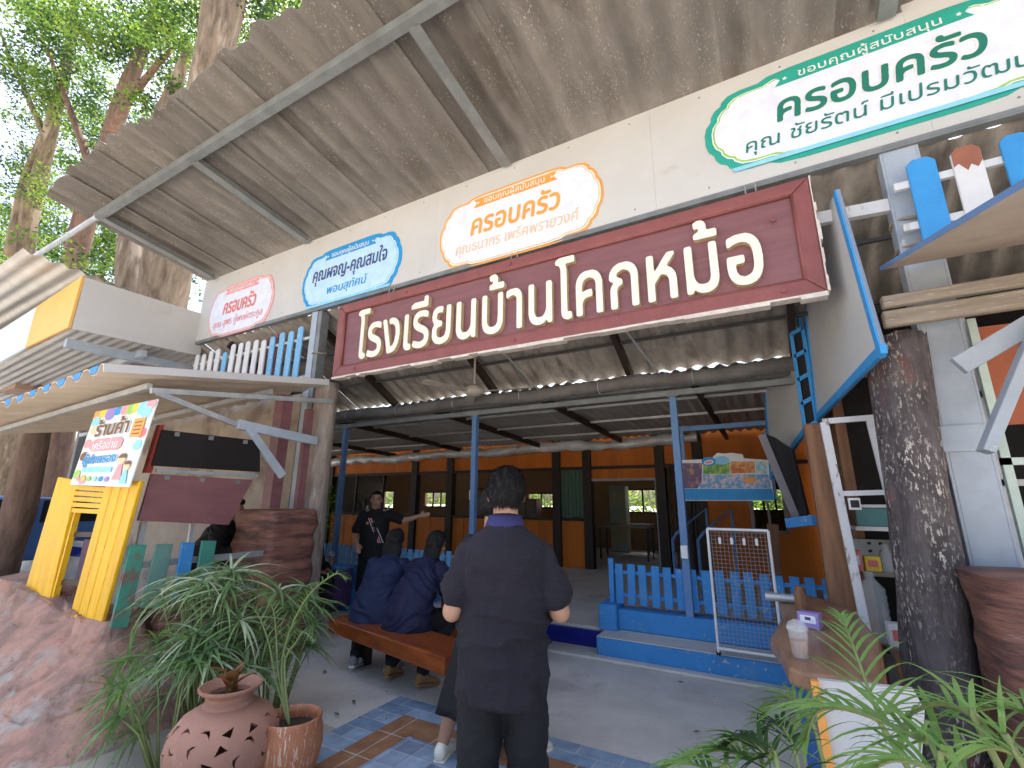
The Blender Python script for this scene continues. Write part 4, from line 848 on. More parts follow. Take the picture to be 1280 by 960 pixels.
# ---- stall body
bk = thing('school_shop_stall', 'small shop stall with maroon and black hatch boards on a brown timber frame', 'stall', (-5.5, 2.6, 0))
g = MB(); g.prism([aX(203, 537, -4.4), aX(325, 551, -4.4), aX(325, 590, -4.4), aX(190, 582, -4.4)], (-.03, 0, 0)); g.build('black_hatch', M['black_board'], bk)
for f in (.15, .5, .85):
    for (u0, v0, u1, v1) in ((203, 539, 325, 553), (190, 594, 316, 602)):
        c = aX(u0+(u1-u0)*f, v0+(v1-v0)*f+1, -4.375); g = MB(); g.box(-4.382, -4.366, c.y-.018, c.y+.018, c.z-.022, c.z+.012); g.build('hinge', M['steel'], bk)
g = MB(); g.prism([aX(190, 592, -4.38), aX(316, 600, -4.38), aX(286, 656, -4.38), aX(173, 651, -4.38)], (-.03, 0, 0)); g.build('maroon_hatch', M['maroon'], bk)
a, b = aX(195, 588, -4.43), aX(322, 595, -4.43); g = MB(); g.bar(a, b, .03, .03); g.build('ledge', M['galv'], bk)
g = MB(); g.prism([aX(200, 531, -4.42), aX(206, 531, -4.42), aX(190, 591, -4.42), aX(182, 591, -4.42)], (-.06, 0, 0)); g.build('red_edge', mat('red_edge', (.35, .05, .03), None), bk)
g = MB(); g.box(-4.72, -4.58, 3.1, 3.22, 1.42, 2.62); g.build('post', M['maroon'], bk); 
g = MB(); g.box(-4.56, -4.50, 3.36, 3.44, 1.42, 2.5); g.build('post', M['maroon'], bk)
g = MB(); g.box(-9.4, -5.0, 3.62, 3.66, 0, 2.78); g.build('back_wall', mat('dull_beige_wall', (.40, .34, .28), (.30, .25, .2), 2, .8, .1, stain=(.2, .15, .12), ss=1.6, sth=.55), bk)
g = MB(); g.bar((-4.44, 1.9, 1.0), (-4.44, 3.0, 1.0), .02, .05); g.bar((-4.44, 1.9, .72), (-4.44, 3.0, .72), .02, .05); g.build('rail', M['galv'], bk)
g = MB(); g.bar(aX(190, 600, -4.45), aX(170, 700, -4.45), .04, .04, up=V((1, 0, 0))); g.bar(aX(240, 655, -4.45), aX(235, 690, -4.45), .03, .03, up=V((1, 0, 0))); g.build('upright', M['galv'], bk)
# green and blue pickets of the stall front
pk = thing('picket_fence', 'short peeling green and blue pickets below the maroon hatch board', 'pickets', (-4.4, 2.2, .6))
for i, (t0, t1, bt0, bt1, v0, v1, mt) in enumerate(((163, 184, 138, 160, 681, 785, 'green_paint'), (196, 217, 176, 200, 680, 760, 'green_grey'), (228, 244, 215, 233, 678, 752, 'steps_blue'), (253, 271, 240, 258, 676, 755, 'green_paint'))):
    g = MB(); g.prism([aX(t0, v0, -4.37), aX(t1, v0, -4.37), aX(bt1, v1, -4.37), aX(bt0, v1, -4.37)], (-.025, 0, 0)); g.build('picket', M[mt], pk, bevel=.004)
# ---- yellow gate
yg = thing('yellow_plank_gate', 'bright yellow plank gate standing on the pink cement rock', 'gate', (-5, 1.8, .6))
def plankset(tl, tr, br, bl, n, y, parent):
    TL, TR, BR, BL = [aY(px, py, y) for px, py in (tl, tr, br, bl)]
    for k in range(n):
        f0, f1 = k/n+.012, (k+1)/n-.012; dz = R.uniform(-.01, .015)
        g = MB(); g.prism([TL.lerp(TR, f0)+V((0, 0, dz)), TL.lerp(TR, f1)+V((0, 0, dz)), BL.lerp(BR, f1), BL.lerp(BR, f0)], (0, .03, 0)); g.build('plank', M['yellow'], parent, bevel=.005)
plankset((72, 596), (97, 600), (60, 755), (29, 742), 1, 1.80, yg); plankset((132, 602), (176, 600), (124, 788), (84, 779), 4, 1.80, yg)
for k in range(5):
    a, b = aY(92, 609+k*7.2, 1.815), aY(134, 612+k*7.0, 1.815); g = MB(); g.bar(a, b, .025, .035); g.build('slat', M['yellow'], yg)
g = MB(); g.bar(aY(97, 640, 1.83), aY(68, 750, 1.83), .03, .04, up=V((0, 1, 0))); g.build('thin_post', M['yellow'], yg)
g = MB(); g.bar(aY(72, 668, 1.85), aY(120, 668, 1.85), .02, .04); g.bar(aY(55, 728, 1.85), aY(110, 728, 1.85), .02, .04); g.build('cross_rail', M['timber'], yg)
# ---- shop poster
po = thing('shop_poster', 'colourful printed shop poster leaning above the yellow plank gate', 'poster', (-5, 1.76, 1.9))
TL, TR, BR, BL = [aY(px, py, 1.76) for px, py in ((121, 515), (199, 499), (163, 609), (89, 606))]
def ps(a, b): return TL.lerp(TR, a).lerp(BL.lerp(BR, a), b)          # poster coords, b down
pu = (TR-TL).normalized(); pv = ((TL-BL)+(TR-BR)).normalized(); pn = V((0, -1, 0))
def pp(name, pts, m, d, th=.002):
    g = MB(); g.prism([ps(*p)+pn*d for p in pts], pn*th); return g.build(name, m, po)
def circ(a, b, r, n=18, e=1.0): return [(a+r*math.cos(t), b+r*e*math.sin(t)) for t in np.linspace(0, 6.283, n, endpoint=False)]
pp('backing', [(0, 0), (1, 0), (1, 1), (0, 1)], mat('poster_ground', (.80, .80, .72), (.62, .75, .80), 5, .45), 0, .008)
blobs = [(.06, .05, .07, 'p_orange'), (.17, .04, .07, 'p_yellow'), (.3, .07, .09, 'p_violet'), (.42, .05, .06, 'p_blue'), (.53, .05, .07, 'p_pink'), (.63, .06, .07, 'p_lime'), (.72, .05, .07, 'p_yellow'), (.82, .07, .09, 'p_cyan'), (.93, .05, .07, 'p_pink'), (.9, .14, .07, 'p_cyan'), (.08, .15, .07, 'p_cyan'), (.1, .27, .06, 'p_peach'), (.93, .38, .06, 'p_red'), (.07, .45, .06, 'p_pink'), (.92, .52, .06, 'p_cyan'), (.08, .62, .06, 'p_brown'), (.07, .86, .06, 'p_lime'), (.2, .93, .06, 'p_pink')]
for i, (a, b, r, m) in enumerate(blobs): pp('paint_splash', [(min(max(x, .002), .998), min(max(y_, .002), .998)) for x, y_ in circ(a, b, r)], M[m], .009+.0002*i, .001)
pp('orange_tag', [(.76, .2), (.93, .2), (.93, .42), (.76, .42)], M['p_orange'], .014)
for k in range(4): pp('tag_line', [(.79, .24+k*.045), (.9, .24+k*.045), (.9, .255+k*.045), (.79, .255+k*.045)], M['p_brown'], .0165, .001)
pp('pink_pill', [(x, y_) for x, y_ in [(.2, .40), (.62, .40), (.68, .44), (.68, .52), (.62, .56), (.2, .56), (.14, .52), (.14, .44)]], M['p_pink'], .014)
pp('cyan_strip', [(.15, .77), (.65, .77), (.65, .83), (.15, .83)], M['p_cyan'], .014)
W = (TR-TL).length; Hh = (TL-BL).length
text('ร้านค้า', W*.56, ps(.43, .25)+pn*.014, pu, pv, M['p_white'], po, 'title_outline', .002, bold=.05, height=Hh*.25)
text('ร้านค้า', W*.54, ps(.43, .25)+pn*.0165, pu, pv, M['p_brown'], po, 'title_writing', .003, bold=.024, height=Hh*.23)
text('เครือข่าย', W*.42, ps(.41, .475)+pn*.0165, pu, pv, M['p_white'], po, 'pill_writing', .003, height=Hh*.13)
text('ผู้ปกครอง', W*.58, ps(.39, .67)+pn*.014, pu, pv, M['p_white'], po, 'lower_outline', .002, bold=.05, height=Hh*.2)
text('ผู้ปกครอง', W*.56, ps(.39, .67)+pn*.0165, pu, pv, M['p_blue'], po, 'lower_writing', .003, bold=.024, height=Hh*.18)
for a, b, s in ((.77, .68, 1), (.88, .76, .85)):
    pp('child_dress', [(a-.07*s, b+.24*s), (a+.07*s, b+.24*s), (a+.03*s, b+.06*s), (a-.03*s, b+.06*s)], M['p_pink'] if s == 1 else M['p_cyan'], .0145, .001)
    pp('child_face', circ(a, b, .055*s), M['p_peach'], .016, .001); pp('child_hair', [(a+.06*s*math.cos(t), b-.015-.055*s*math.sin(t)) for t in np.linspace(0, 3.14, 10)], M['p_brown'], .0175, .001)
for k, m in enumerate(('p_pink', 'p_yellow', 'p_lime', 'p_cyan', 'p_blue', 'p_violet')): pp('round_icon', circ(.12+k*.1, .915, .032), M[m], .015, .001)
# ---- pink cement rock under the gate
rk = MB()
def rockloft(mb, x0, x1, y0, y1, h0, h1, seed, k=46, n=230, flare=.08, amp=.085):
    rings = []
    for i in range(k+1):
        f = i/k; ring = []
        for j in range(n):
            a = 2*math.pi*j/n; ex = .42; cx_ = math.copysign(abs(math.cos(a))**ex, math.cos(a)); cy_ = math.copysign(abs(math.sin(a))**ex, math.sin(a))
            fl = flare*(1-f)**1.4; p = V(((x0+x1)/2+cx_*((x1-x0)/2+fl), (y0+y1)/2+cy_*((y1-y0)/2+fl), 0)); hh = h0+(h1-h0)*(cx_+1)/2
            p.z = hh*f; q_ = V((p.x*2.2+seed, p.y*2.2, p.z*2.6)); d = noise.fractal(q_, .9, 2, 4)*amp*.8-.07*(1-abs(noise.noise(V((p.x*1.3, p.y*1.3+seed, p.z*4.2)))))**6+.014*noise.fractal(q_*6, .8, 2, 3)
            p += V((cx_, cy_, 0)).normalized()*d; p.z += (noise.noise(V((p.x*4, p.y*4, seed)))*.04 if i == k else 0); ring.append(p)
        rings.append(ring)
    c = sum(rings[-1], V())/n
    for s in (.6, .25): rings.append([c.lerp(p, s)+V((0, 0, .04*(1-s)*noise.noise(p*5))) for p in rings[-1]])
    mb.loft(rings)
rockloft(rk, -6.6, -4.38, 1.74, 2.12, .78, .60, 2, flare=.62); put(rk.build('cement_rock', M['rock'], smooth=True, base=(-5.4, 1.9, 0), auto=50), 'rough pink brown cement rock base under the yellow plank gate', 'rock')
rk = MB(); rockloft(rk, -5.0, -4.40, 2.16, 3.0, .62, .62, 5, amp=.04, flare=.12); put(rk.build('cement_rock', M['rock_dark'], smooth=True, base=(-4.7, 2.5, 0), auto=50), 'dark brown cement rock wall behind the fan leaved plant', 'rock')
# ---- brown pillar
pl = MB(); rings = []
for i in range(22):
    f = i/21; ring = []
    for j in range(48):
        a = 2*math.pi*j/48+math.pi/4; ex = .28; cx_ = math.copysign(abs(math.cos(a))**ex, math.cos(a)); cy_ = math.copysign(abs(math.sin(a))**ex, math.sin(a))
        p = V((-4.72+cx_*.34*(1-.03*f), 3.3+cy_*.3*(1-.03*f), 1.38*f)); d = .014*math.sin(p.z*26+2.5*noise.noise(V((p.x*2, p.y*2, p.z*2))))+.02*noise.noise(p*5)
        ring.append(p+V((cx_, cy_, 0))*d)
    rings.append(ring)
c = sum(rings[-1], V())/48
rings.append([c.lerp(p, .93)+V((0, 0, .025)) for p in rings[-1]]); rings.append([c.lerp(p, .4)+V((0, 0, .03)) for p in rings[-2]])
pl.loft(rings); put(pl.build('brown_pillar', M['pillar'], smooth=True, base=(-4.72, 3.3, 0), auto=60), 'square brown cement pillar with carved bark grooves left of the bench', 'pillar')
# ================================================================== neighbouring building at the far left
nb = thing('neighbour_eaves', 'white boxed eaves with an orange end panel and grey corrugated underside beside the trees', 'eaves', (-8.5, 3, 4))
A_, B_, C2, D_ = V((-7.7, 2.145, 4.35)), V((-7.7, 3.66, 4.38)), V((-7.7, 3.7, 3.70)), V((-7.7, 2.145, 3.63))
g = MB(); g.prism([A_, B_, C2, D_], (-.03, 0, 0)); g.build('side_panel', M['white'], nb)
dx = aY(42, 470, 2.12); E1, E2 = aY(48, 377, 2.12), aY(33, 435, 2.12)
for nm, mtt, P4 in (('orange_panel', mat('amber_panel', (.88, .48, .12), (.84, .44, .1), 2, .5), [V((-7.7, 2.12, 4.35)), V((-7.7, 2.11, 3.63)), V((E2.x, 2.11, 3.58)), V((E1.x, 2.12, 4.22))]), ('pale_panel', mat('pale_blue_panel', (.66, .76, .84), (.6, .7, .8), 2, .5), [V((E1.x-.003, 2.12, 4.22)), V((E2.x-.003, 2.11, 3.58)), V((-13, 2.1, 3.25)), V((-13, 2.1, 3.9))])):
    g = MB(); g.prism([p+V((-.003 if p.x > -7.71 else 0, -.006, 0)) for p in P4], (0, .028, 0)); g.build(nm, mtt, nb)
g = MB(); corr(g, (-7.75, 2.16, 3.66), (0, 1, .02), (-1, 0, -.07), 3.4, 5, .012, .12, nv=2, th=.004); g.build('soffit', M['tin'], nb, norm=False, smooth=True, auto=40)
q0, q1 = aX(28, 312, -8.0), aX(160, 362, -8.0); g = MB(); corr(g, q0, q1-q0, V((-1, 0, -.03)), (q1-q0).length+.9, 7.5, .02, .19, nv=2, th=.004); g.build('upper_sheet', M['tin'], nb, norm=False, smooth=True, auto=40)
g = MB(); g.bar((-7.8, 3.0, 3.55), (-13, 3.0, 3.25), .08, .1); g.bar((-8.0, 2.2, 3.5), (-8.0, 5.5, 3.55), .08, .12); g.build('beam', M['steel_blue'], nb)
for x_, y_ in ((-10.5, 3.4), (-13, 2.4)):
    g = MB(); g.bar((x_, y_, 0), (x_, y_, 3.4), .1, .1, up=V((0, 1, 0))); g.build('post', M['steel'], nb)
ev = thing('brown_eaves_board', 'short brown board end poking in above the blue scalloped awning', 'board', aY(0, 470, 2.6))
g = MB(); g.prism([aY(-40, 468, 2.6), aY(30, 448, 2.6), aY(18, 485, 2.6), aY(-40, 500, 2.6)], (0, .6, .02)); g.build('board', mat('brown_board', (.42, .28, .22), (.36, .24, .18), 3), ev)
# dim back of the neighbour: low wall with dark blue band, clutter
lw = thing('low_wall', 'low grey wall with a dark blue band behind the yellow gate', 'wall', (-9, 4.2, 0))
g = MB(); g.box(-16, -6.9, 4.2, 4.35, 0, .42); g.build('base', M['concrete'], lw); g = MB(); g.box(-16, -6.9, 4.19, 4.36, .422, .6); g.build('blue_band', M['deep_blue'], lw); g = MB(); g.box(-16, -6.9, 4.18, 4.37, .602, .68); g.build('coping', M['white'], lw)
g = MB(); g.box(-7.0, -6.8, 2.5, 2.7, 0, 1.05); put(g.build('purple_post', mat('purple_post', (.16, .09, .13), None), base=(-6.9, 2.6, 0)), 'dull purple post end beside the yellow gate', 'post')
kb = thing('painted_kerb', 'white and yellow painted kerb at the far left beside the rock', 'kerb', (-6.4, 1.5, 0))
for k in range(6):
    g = MB(); g.box(-10.4+k*.6, -9.82+k*.6, 1.2, 1.5, 0, .35); g.build('kerb_block', M['p_yellow'] if k % 2 else M['p_white'], kb, bevel=.015)
# ================================================================== people
def sub(a, b, n): return [a.lerp(b, i/n) for i in range(n+1)]
def chain(mb, pts, radii, n=14, side=None, flat0=False):
    """closed tapered limb with rounded ends; radii scalar or (side, depth)"""
    pts = [V(p) for p in pts]; radii = [(r, r) if not isinstance(r, (tuple, list)) else r for r in radii]
    P = []; RR = []
    d0 = (pts[0]-pts[1]).normalized(); d1 = (pts[-1]-pts[-2]).normalized()
    for s in (() if flat0 else (1.0, .8)): P.append(pts[0]+d0*min(radii[0])*.8*s); RR.append((radii[0][0]*(.25 if s == 1 else .7), radii[0][1]*(.25 if s == 1 else .7)))
    for i in range(len(pts)-1):
        for k in range(4):
            f = k/4; P.append(pts[i].lerp(pts[i+1], f)); RR.append(tuple(radii[i][q]+(radii[i+1][q]-radii[i][q])*f for q in (0, 1)))
    P.append(pts[-1]); RR.append(radii[-1])
    for s in (.8, 1.0): P.append(pts[-1]+d1*min(radii[-1])*.8*s); RR.append((radii[-1][0]*(.25 if s == 1 else .7), radii[-1][1]*(.25 if s == 1 else .7)))
    rings = []; prev = side
    for i, p in enumerate(P):
        d = (P[min(i+1, len(P)-1)]-P[max(i-1, 0)]).normalized()
        if prev is None: _, prev, _ = frame_axes(d)
        s = (prev-d*prev.dot(d)).normalized(); u = s.cross(d); 
        if side is None: prev = s
        rings.append([p+s*(RR[i][0]*math.cos(2*math.pi*j/n))+u*(RR[i][1]*math.sin(2*math.pi*j/n)) for j in range(n)])
    mb.loft(rings)
def strands(mb, F, c, Rm, n, seed, k=1.0, nape=-.06, front=.05, L0=.035, lift=.25):
    rr = random.Random(seed); r = F.k*k
    for i in range(n):
        d = V((rr.gauss(0, 1), rr.gauss(0, 1), rr.gauss(0, 1)+.25)).normalized(); lim = nape if d.y < -.25 else (front if d.y > .35 else nape+(front-nape)*((d.y+.25)/.6))
        if d.z*.098 < lim+.012: continue
        p = V((d.x*.089, d.y*.109-.006, d.z*.110+.022)); down = V((0, -.25, -1)) if d.z < .75 else V((rr.gauss(0, .6), -1, -.2))
        t = (down-d*down.dot(d)); t = (t.normalized()+d*rr.uniform(.02, lift)+V((rr.gauss(0, .35), rr.gauss(0, .2), 0))).normalized(); s = t.cross(d).normalized()*.0022
        q = p+t*L0*rr.uniform(.5, 1.2)-d*.004; a = lambda v: F(*c)+Rm @ (v*r)
        mb.add([a(p-s), a(p+s), a(q)], [(0, 1, 2)])
class Fig:
    def __init__(s, base, yaw, sc=1.0): s.b = V(base); s.c, s.s, s.k = math.cos(yaw), math.sin(yaw), sc; s.R = Matrix.Rotation(yaw, 3, 'Z')
    def __call__(s, x, y, z): return s.b+V((s.c*x-s.s*y, s.s*x+s.c*y, z))*s.k if False else s.b+V(((s.c*x-s.s*y)*s.k, (s.s*x+s.c*y)*s.k, z*s.k))
def head(mb, F, c, tilt=0, k=1.0, ears=True):
    """c local centre of the head"""
    r = F.k*k; Rm = F.R @ Matrix.Rotation(tilt, 3, 'X')
    mb.ball(F(*c)+Rm @ V((0, -.008, .02))*r, .076*r, .096*r, .095*r, 14, rot=Rm)
    mb.ball(F(*c)+Rm @ V((0, .028, -.045))*r, .056*r, .062*r, .072*r, 12, rot=Rm)     # jaw
    mb.ball(F(*c)+Rm @ V((0, .062, -.088))*r, .026*r, .022*r, .022*r, 8, rot=Rm)      # chin
    chain(mb, [F(*c)+Rm @ V((0, .086, .012))*r, F(*c)+Rm @ V((0, .106, -.028))*r], [.010*r, .017*r], 8)   # nose
    for s in (-1, 1):
        mb.ball(F(*c)+Rm @ V((s*.035, .078, .022))*r, .022*r, .014*r, .010*r, 8, rot=Rm)  # brow ridge
        mb.ball(F(*c)+Rm @ V((s*.045, .062, -.03))*r, .024*r, .02*r, .026*r, 8, rot=Rm)   # cheek
        if ears: mb.ball(F(*c)+Rm @ V((s*.080, -.006, -.008))*r, .012*r, .021*r, .033*r, 8, rot=Rm)
    mb.ball(F(*c)+Rm @ V((0, .088, -.058))*r, .024*r, .012*r, .010*r, 8, rot=Rm)          # lips
    return Rm
def hair_cap(F, c, Rm, k=1.0, nape=-.06, front=.05, side=-.02, thick=.014, n=28, amp=.006, length=0):
    r = F.k*k; mb = MB(); rings = []
    for i in range(1, n):
        t = math.pi*i/n; ring = []
        for j in range(2*n):
            a = math.pi*j/n; d = V((math.sin(t)*math.cos(a), math.sin(t)*math.sin(a), math.cos(t)))
            fy = d.y
            lim = nape if fy < -.25 else (front if fy > .35 else nape+(front-nape)*((fy+.25)/.6))
            q = V((d.x*.078, d.y*.098, d.z*.098))
            th = thick*(1+.35*noise.noise(d*5+V((c[0]*9, 0, 0))))+amp*noise.noise(V((d.x*16, d.y*16, d.z*5)))
            zc = q.z
            if zc < lim+.02: th = th*max(0, (zc-lim)/.02) if zc > lim else -.025
            ring.append(F(*c)+Rm @ ((q+d*th+V((0, -.006, .022)))*r))
        rings.append(ring)
    mb.loft(rings); return mb
def hand(mb, F, wr, d, side, k=1.0, curl=.5, thumb=1, palm_n=None):
    """wr world wrist, d pointing dir, side across the palm (towards the thumb)"""
    r = F.k*k; d = V(d).normalized(); side = V(side); side = (side-d*side.dot(d)).normalized(); n = d.cross(side)
    if palm_n is not None and n.dot(V(palm_n)) < 0: n = -n
    chain(mb, [wr, wr+d*.045*r, wr+d*.085*r], [(.026*r, .016*r), (.038*r, .015*r), (.038*r, .013*r)], 12, side)
    for i, (L_, off) in enumerate(((.072, .028), (.080, .009), (.074, -.010), (.058, -.028))):
        a = wr+d*.082*r+side*off*r; p = [a-d*.02*r, a]; dd = d
        for q in range(3):
            dd = (dd+n*curl*.45).normalized(); p.append(p[-1]+dd*L_*r*(.42, .33, .25)[q])
        chain(mb, p, [.0095*r, .0095*r, .009*r, .008*r, .0065*r], 8)
    a = wr+d*.022*r+side*.024*r; td = (d*.65+side*.8+n*.25).normalized(); b = a+td*.035*r; e = b+(d*.9+side*.25+n*.25).normalized()*.032*r; f = e+(d+n*.35).normalized()*.024*r
    chain(mb, [a, b, e, f], [.013*r, .012*r, .0105*r, .008*r], 8)
def finish(name, mb, mt, root, vox, sm=5, amp=0, sc=6, seed=0, stretch=V((1, 1, 1))):
    o = remesh(mb, vox, sm)
    if amp: wobble(o, amp, sc, stretch=stretch, seed=seed)
    return o.build(name, mt, root, smooth=True, norm=False)
def shoe(F, ank, toe, root, m_up, m_sole, k=1.0, logo=False, name='shoe', seed=0):
    r = F.k*k; d = (toe-ank); d.z = 0; d.normalize(); s = V((d.y, -d.x, 0)); heel = ank-d*.055*r
    h = min(ank.z, .09*r); pitch = (toe-V((ank.x, ank.y, max(0.0, ank.z-.085*r))))
    ax = pitch.normalized(); up = s.cross(ax); 
    if up.z < 0: up = -up
    o = V((ank.x, ank.y, ank.z-.088*r))-ax*.065*r
    L_ = .265*r
    def ring(f, wd, z0, z1, n=16): 
        c = o+ax*(L_*f); return [c+s*(wd*r*math.copysign(abs(math.cos(a))**.7, math.cos(a)))+up*((z0+(z1-z0)*(.5+.5*math.sin(a)))*r) for a in np.linspace(0, 2*math.pi, n, endpoint=False)]
    up_ = MB(); prof = [(0, .022, .02, .085), (.04, .034, .02, .105), (.2, .037, .02, .115), (.38, .038, .02, .105), (.5, .041, .02, .085), (.68, .048, .02, .068), (.85, .044, .02, .058), (.96, .028, .02, .045), (1.0, .010, .02, .032)]
    up_.loft([ring(*p) for p in prof])
    sh_ = up_.build(name, m_up, root, smooth=True)
    so_ = MB(); so_.loft([ring(f, wd+.004, 0, .026) for f, wd, a, b in prof]); so_.build('sole', m_sole, sh_, smooth=True, auto=50)
    if logo:
        for sg_ in (-1, 1):
            lm = MB(); q = o+ax*(L_*.42)+s*(sg_*.0425*r)+up*.035*r
            a1, a2 = q-ax*.022*r, q+ax*.022*r
            for (e0, e1) in ((a1, a1+up*.042*r+ax*.006*r), (a1+up*.042*r+ax*.006*r, a2), (a2, a2+up*.042*r+ax*.006*r)): lm.bar(e0, e1, .004*r, .009*r, up=ax)
            lm.build('letter_mark', M['p_white'], sh_)
    return sh_
# ---------------- standing man in charcoal shirt (seen from behind)
GRP = 'people under the shelter'
Fm = Fig((-1.07, 1.86, 0), rad(29), .965)
man = thing('person', 'person standing with back turned in charcoal shirt with violet collar and black trousers', 'person', Fm(0, 0, 0), GRP)
b = MB()
hc = (0.005, .035, 1.585); Rm = head(b, Fm, hc, rad(-4))
chain(b, [Fm(0, -.01, 1.36), Fm(0, .0, 1.44), Fm(.003, .015, 1.53)], [.075, .058, .056], 16)
chain(b, [Fm(0, 0, .92), Fm(0, .01, 1.05), Fm(0, 0, 1.2), Fm(0, -.01, 1.36)], [(.145, .10), (.14, .10), (.14, .095), (.11, .075)], 20, Fm.R @ V((1, 0, 0)))
for s in (-1, 1):
    sh_, el = Fm(s*.150, -.008, 1.345), Fm(s*(.226 if s < 0 else .246), -.03, 1.09); wr = Fm(s*.19, .20, 1.10)
    chain(b, [sh_, sh_.lerp(el, .5), el], [.040, .040, .042]); chain(b, [el, el.lerp(wr, .4), wr], [.043, .043, .027])
    hand(b, Fm, wr, Fm.R @ V((-s*.45, .85, .05)), V((0, 0, 1)), curl=.7, palm_n=Fm.R @ V((-s, 0, 0)))
    hp, kn, an = Fm(s*.09, 0, .88), Fm(s*.105, .01, .48), Fm(s*.115, -.03, .09)
    chain(b, [hp, kn, an], [.085, .055, .038])
finish('body', b, M['skin'], man, .010, 4)
h = hair_cap(Fm, hc, Rm, nape=-.075, front=.055, thick=.014, amp=.009); strands(h, Fm, hc, Rm, 7500, 3, nape=-.080, front=.055, lift=.34); h.build('hair', M['hair'], man, smooth=True, norm=False)
b = MB(); sv = Fm.R @ V((1, 0, 0))
chain(b, [Fm(-.012, .01, .745), Fm(-.008, .01, .80), Fm(0, .01, .95), Fm(0, .01, 1.1), Fm(0, .0, 1.24), Fm(0, -.01, 1.32), Fm(0, -.012, 1.37), Fm(0, -.012, 1.405), Fm(0, -.008, 1.45)],
      [(.188, .138), (.190, .142), (.190, .140), (.186, .130), (.196, .130), (.198, .122), (.180, .108), (.140, .09), (.080, .072)], 28, sv, flat0=True)
for s in (-1, 1):
    sh_, el = Fm(s*.160, -.012, 1.338), Fm(s*(.222 if s < 0 else .242), -.03, 1.105); chain(b, [sh_, sh_.lerp(el, .5), sh_.lerp(el, .76)], [(.052, .058), (.056, .062), (.064, .068)], 18)
fo_ = remesh(b, .008, 4)
def ridge(s): return (1-abs(noise.noise(s)))**4
for i, p in enumerate(fo_.v):
    l = p-Fm.b; lz = l.z/Fm.k; lx = l.dot(sv)/Fm.k
    m1 = math.exp(-((lz-1.0)/.13)**2); m2 = math.exp(-((lz-1.22)/.10)**2)*min(1, abs(lx)/.12); m3 = math.exp(-((lz-.82)/.10)**2)*.5
    d = .034*m1*(ridge(V((lx*4, 3, lz*11+lx*3)))-.35)+.026*m2*(ridge(V((lx*7+lz*5, 9, lz*5)))-.35)+.02*m3*(ridge(V((lx*9, 1, lz*4)))-.3)+.004*noise.fractal(V((lx*9, l.y*9, lz*13)), 1, 2, 3)
    fo_.v[i] = p+fo_.no[i]*d
fo_.build('shirt', M['shirt_dark'], man, smooth=True, norm=False)
b = MB()
ring = lambda z, rx, ry, y=0: [Fm(rx*math.cos(a), y+ry*math.sin(a), z) for a in np.linspace(0, 2*math.pi, 28, endpoint=False)]
b.loft([ring(1.43, .096, .088, -.004), ring(1.462, .086, .080, .0), ring(1.494, .074, .074, .006), ring(1.496, .067, .067, .006), ring(1.45, .062, .062, .008)]); b.build('collar', M['collar'], man, smooth=True)
b = MB(); chain(b, [Fm(0, .005, .84), Fm(0, .005, .96)], [(.160, .115), (.155, .11)], 20, sv)
for s in (-1, 1):
    hp, kn, an = Fm(s*.092, 0, .86), Fm(s*.108, .015, .47), Fm(s*.118, -.02, .06); chain(b, [hp, hp.lerp(kn, .5), kn, kn.lerp(an, .5), an], [(.092, .105), (.092, .10), (.083, .088), (.080, .085), (.084, .09)], 18, sv)
finish('trousers', b, M['trouser'], man, .011, 4, amp=.012, sc=5, stretch=V((1, 1, 1.8)))
for s in (-1, 1): shoe(Fm, Fm(s*.118, -.02, .088), Fm(s*.14, .2, .0), man, M['p_black'], M['sole_dark'])
# ---------------- woman in dark skirt mostly hidden behind him
Fw = Fig((-1.70, 2.78, 0), rad(35), .92)
wm = thing('person', 'person in long dark skirt and cream clogs mostly hidden in front of the charcoal shirt', 'person', Fw(0, 0, 0), GRP)
b = MB(); hc = (.0, .03, 1.60); Rm = head(b, Fw, hc, 0)
chain(b, [Fw(0, 0, 1.36), Fw(0, .01, 1.54)], [.06, .05]); chain(b, [Fw(0, 0, .9), Fw(0, 0, 1.15), Fw(0, 0, 1.36)], [(.15, .1), (.13, .1), (.14, .08)], 18, Fw.R @ V((1, 0, 0)))
aL, aR = V((-1.93, 2.63, .085)), V((-1.53, 2.93, .085))
for s, an in ((-1, aL), (1, aR)):
    hp = Fw(s*.09, 0, .9); kn = hp.lerp(an, .5)+Fw.R @ V((0, .03, 0)); chain(b, [hp, kn, an.lerp(kn, .4), an], [.085, .054, .05, .036])
    sh_, el, wr = Fw(s*.165, 0, 1.36), Fw(s*.21, .0, 1.1), Fw(s*.12, .2, 1.12); chain(b, [sh_, el], [.046, .036]); chain(b, [el, wr], [.036, .024]); hand(b, Fw, wr, Fw.R @ V((-s*.6, .7, .1)), V((0, 0, 1)), palm_n=Fw.R @ V((-s, 0, 0)))
finish('body', b, M['skin'], wm, .011, 4)
h = hair_cap(Fw, hc, Rm, nape=-.13, front=.05, thick=.02); h.build('hair', M['hair'], wm, smooth=True)
b = MB(); chain(b, [Fw(0, 0, .95), Fw(0, 0, 1.15), Fw(0, 0, 1.3), Fw(0, 0, 1.4)], [(.175, .12), (.165, .12), (.17, .11), (.1, .07)], 20, Fw.R @ V((1, 0, 0)))
for s in (-1, 1): chain(b, [Fw(s*.15, 0, 1.35), Fw(s*.215, 0, 1.12)], [.06, .058])
finish('blouse', b, M['black_cloth'], wm, .012, 4, amp=.008)
b = MB(); rings = []
for i in range(16):
    f = i/15; z = 1.02-.72*f; rings.append([Fw((.16+.19*f)*(1+.05*f*math.sin(9*a+2))*math.cos(a), (.11+.13*f)*(1+.05*f*math.sin(9*a+2))*math.sin(a), z) for a in np.linspace(0, 2*math.pi, 72, endpoint=False)])
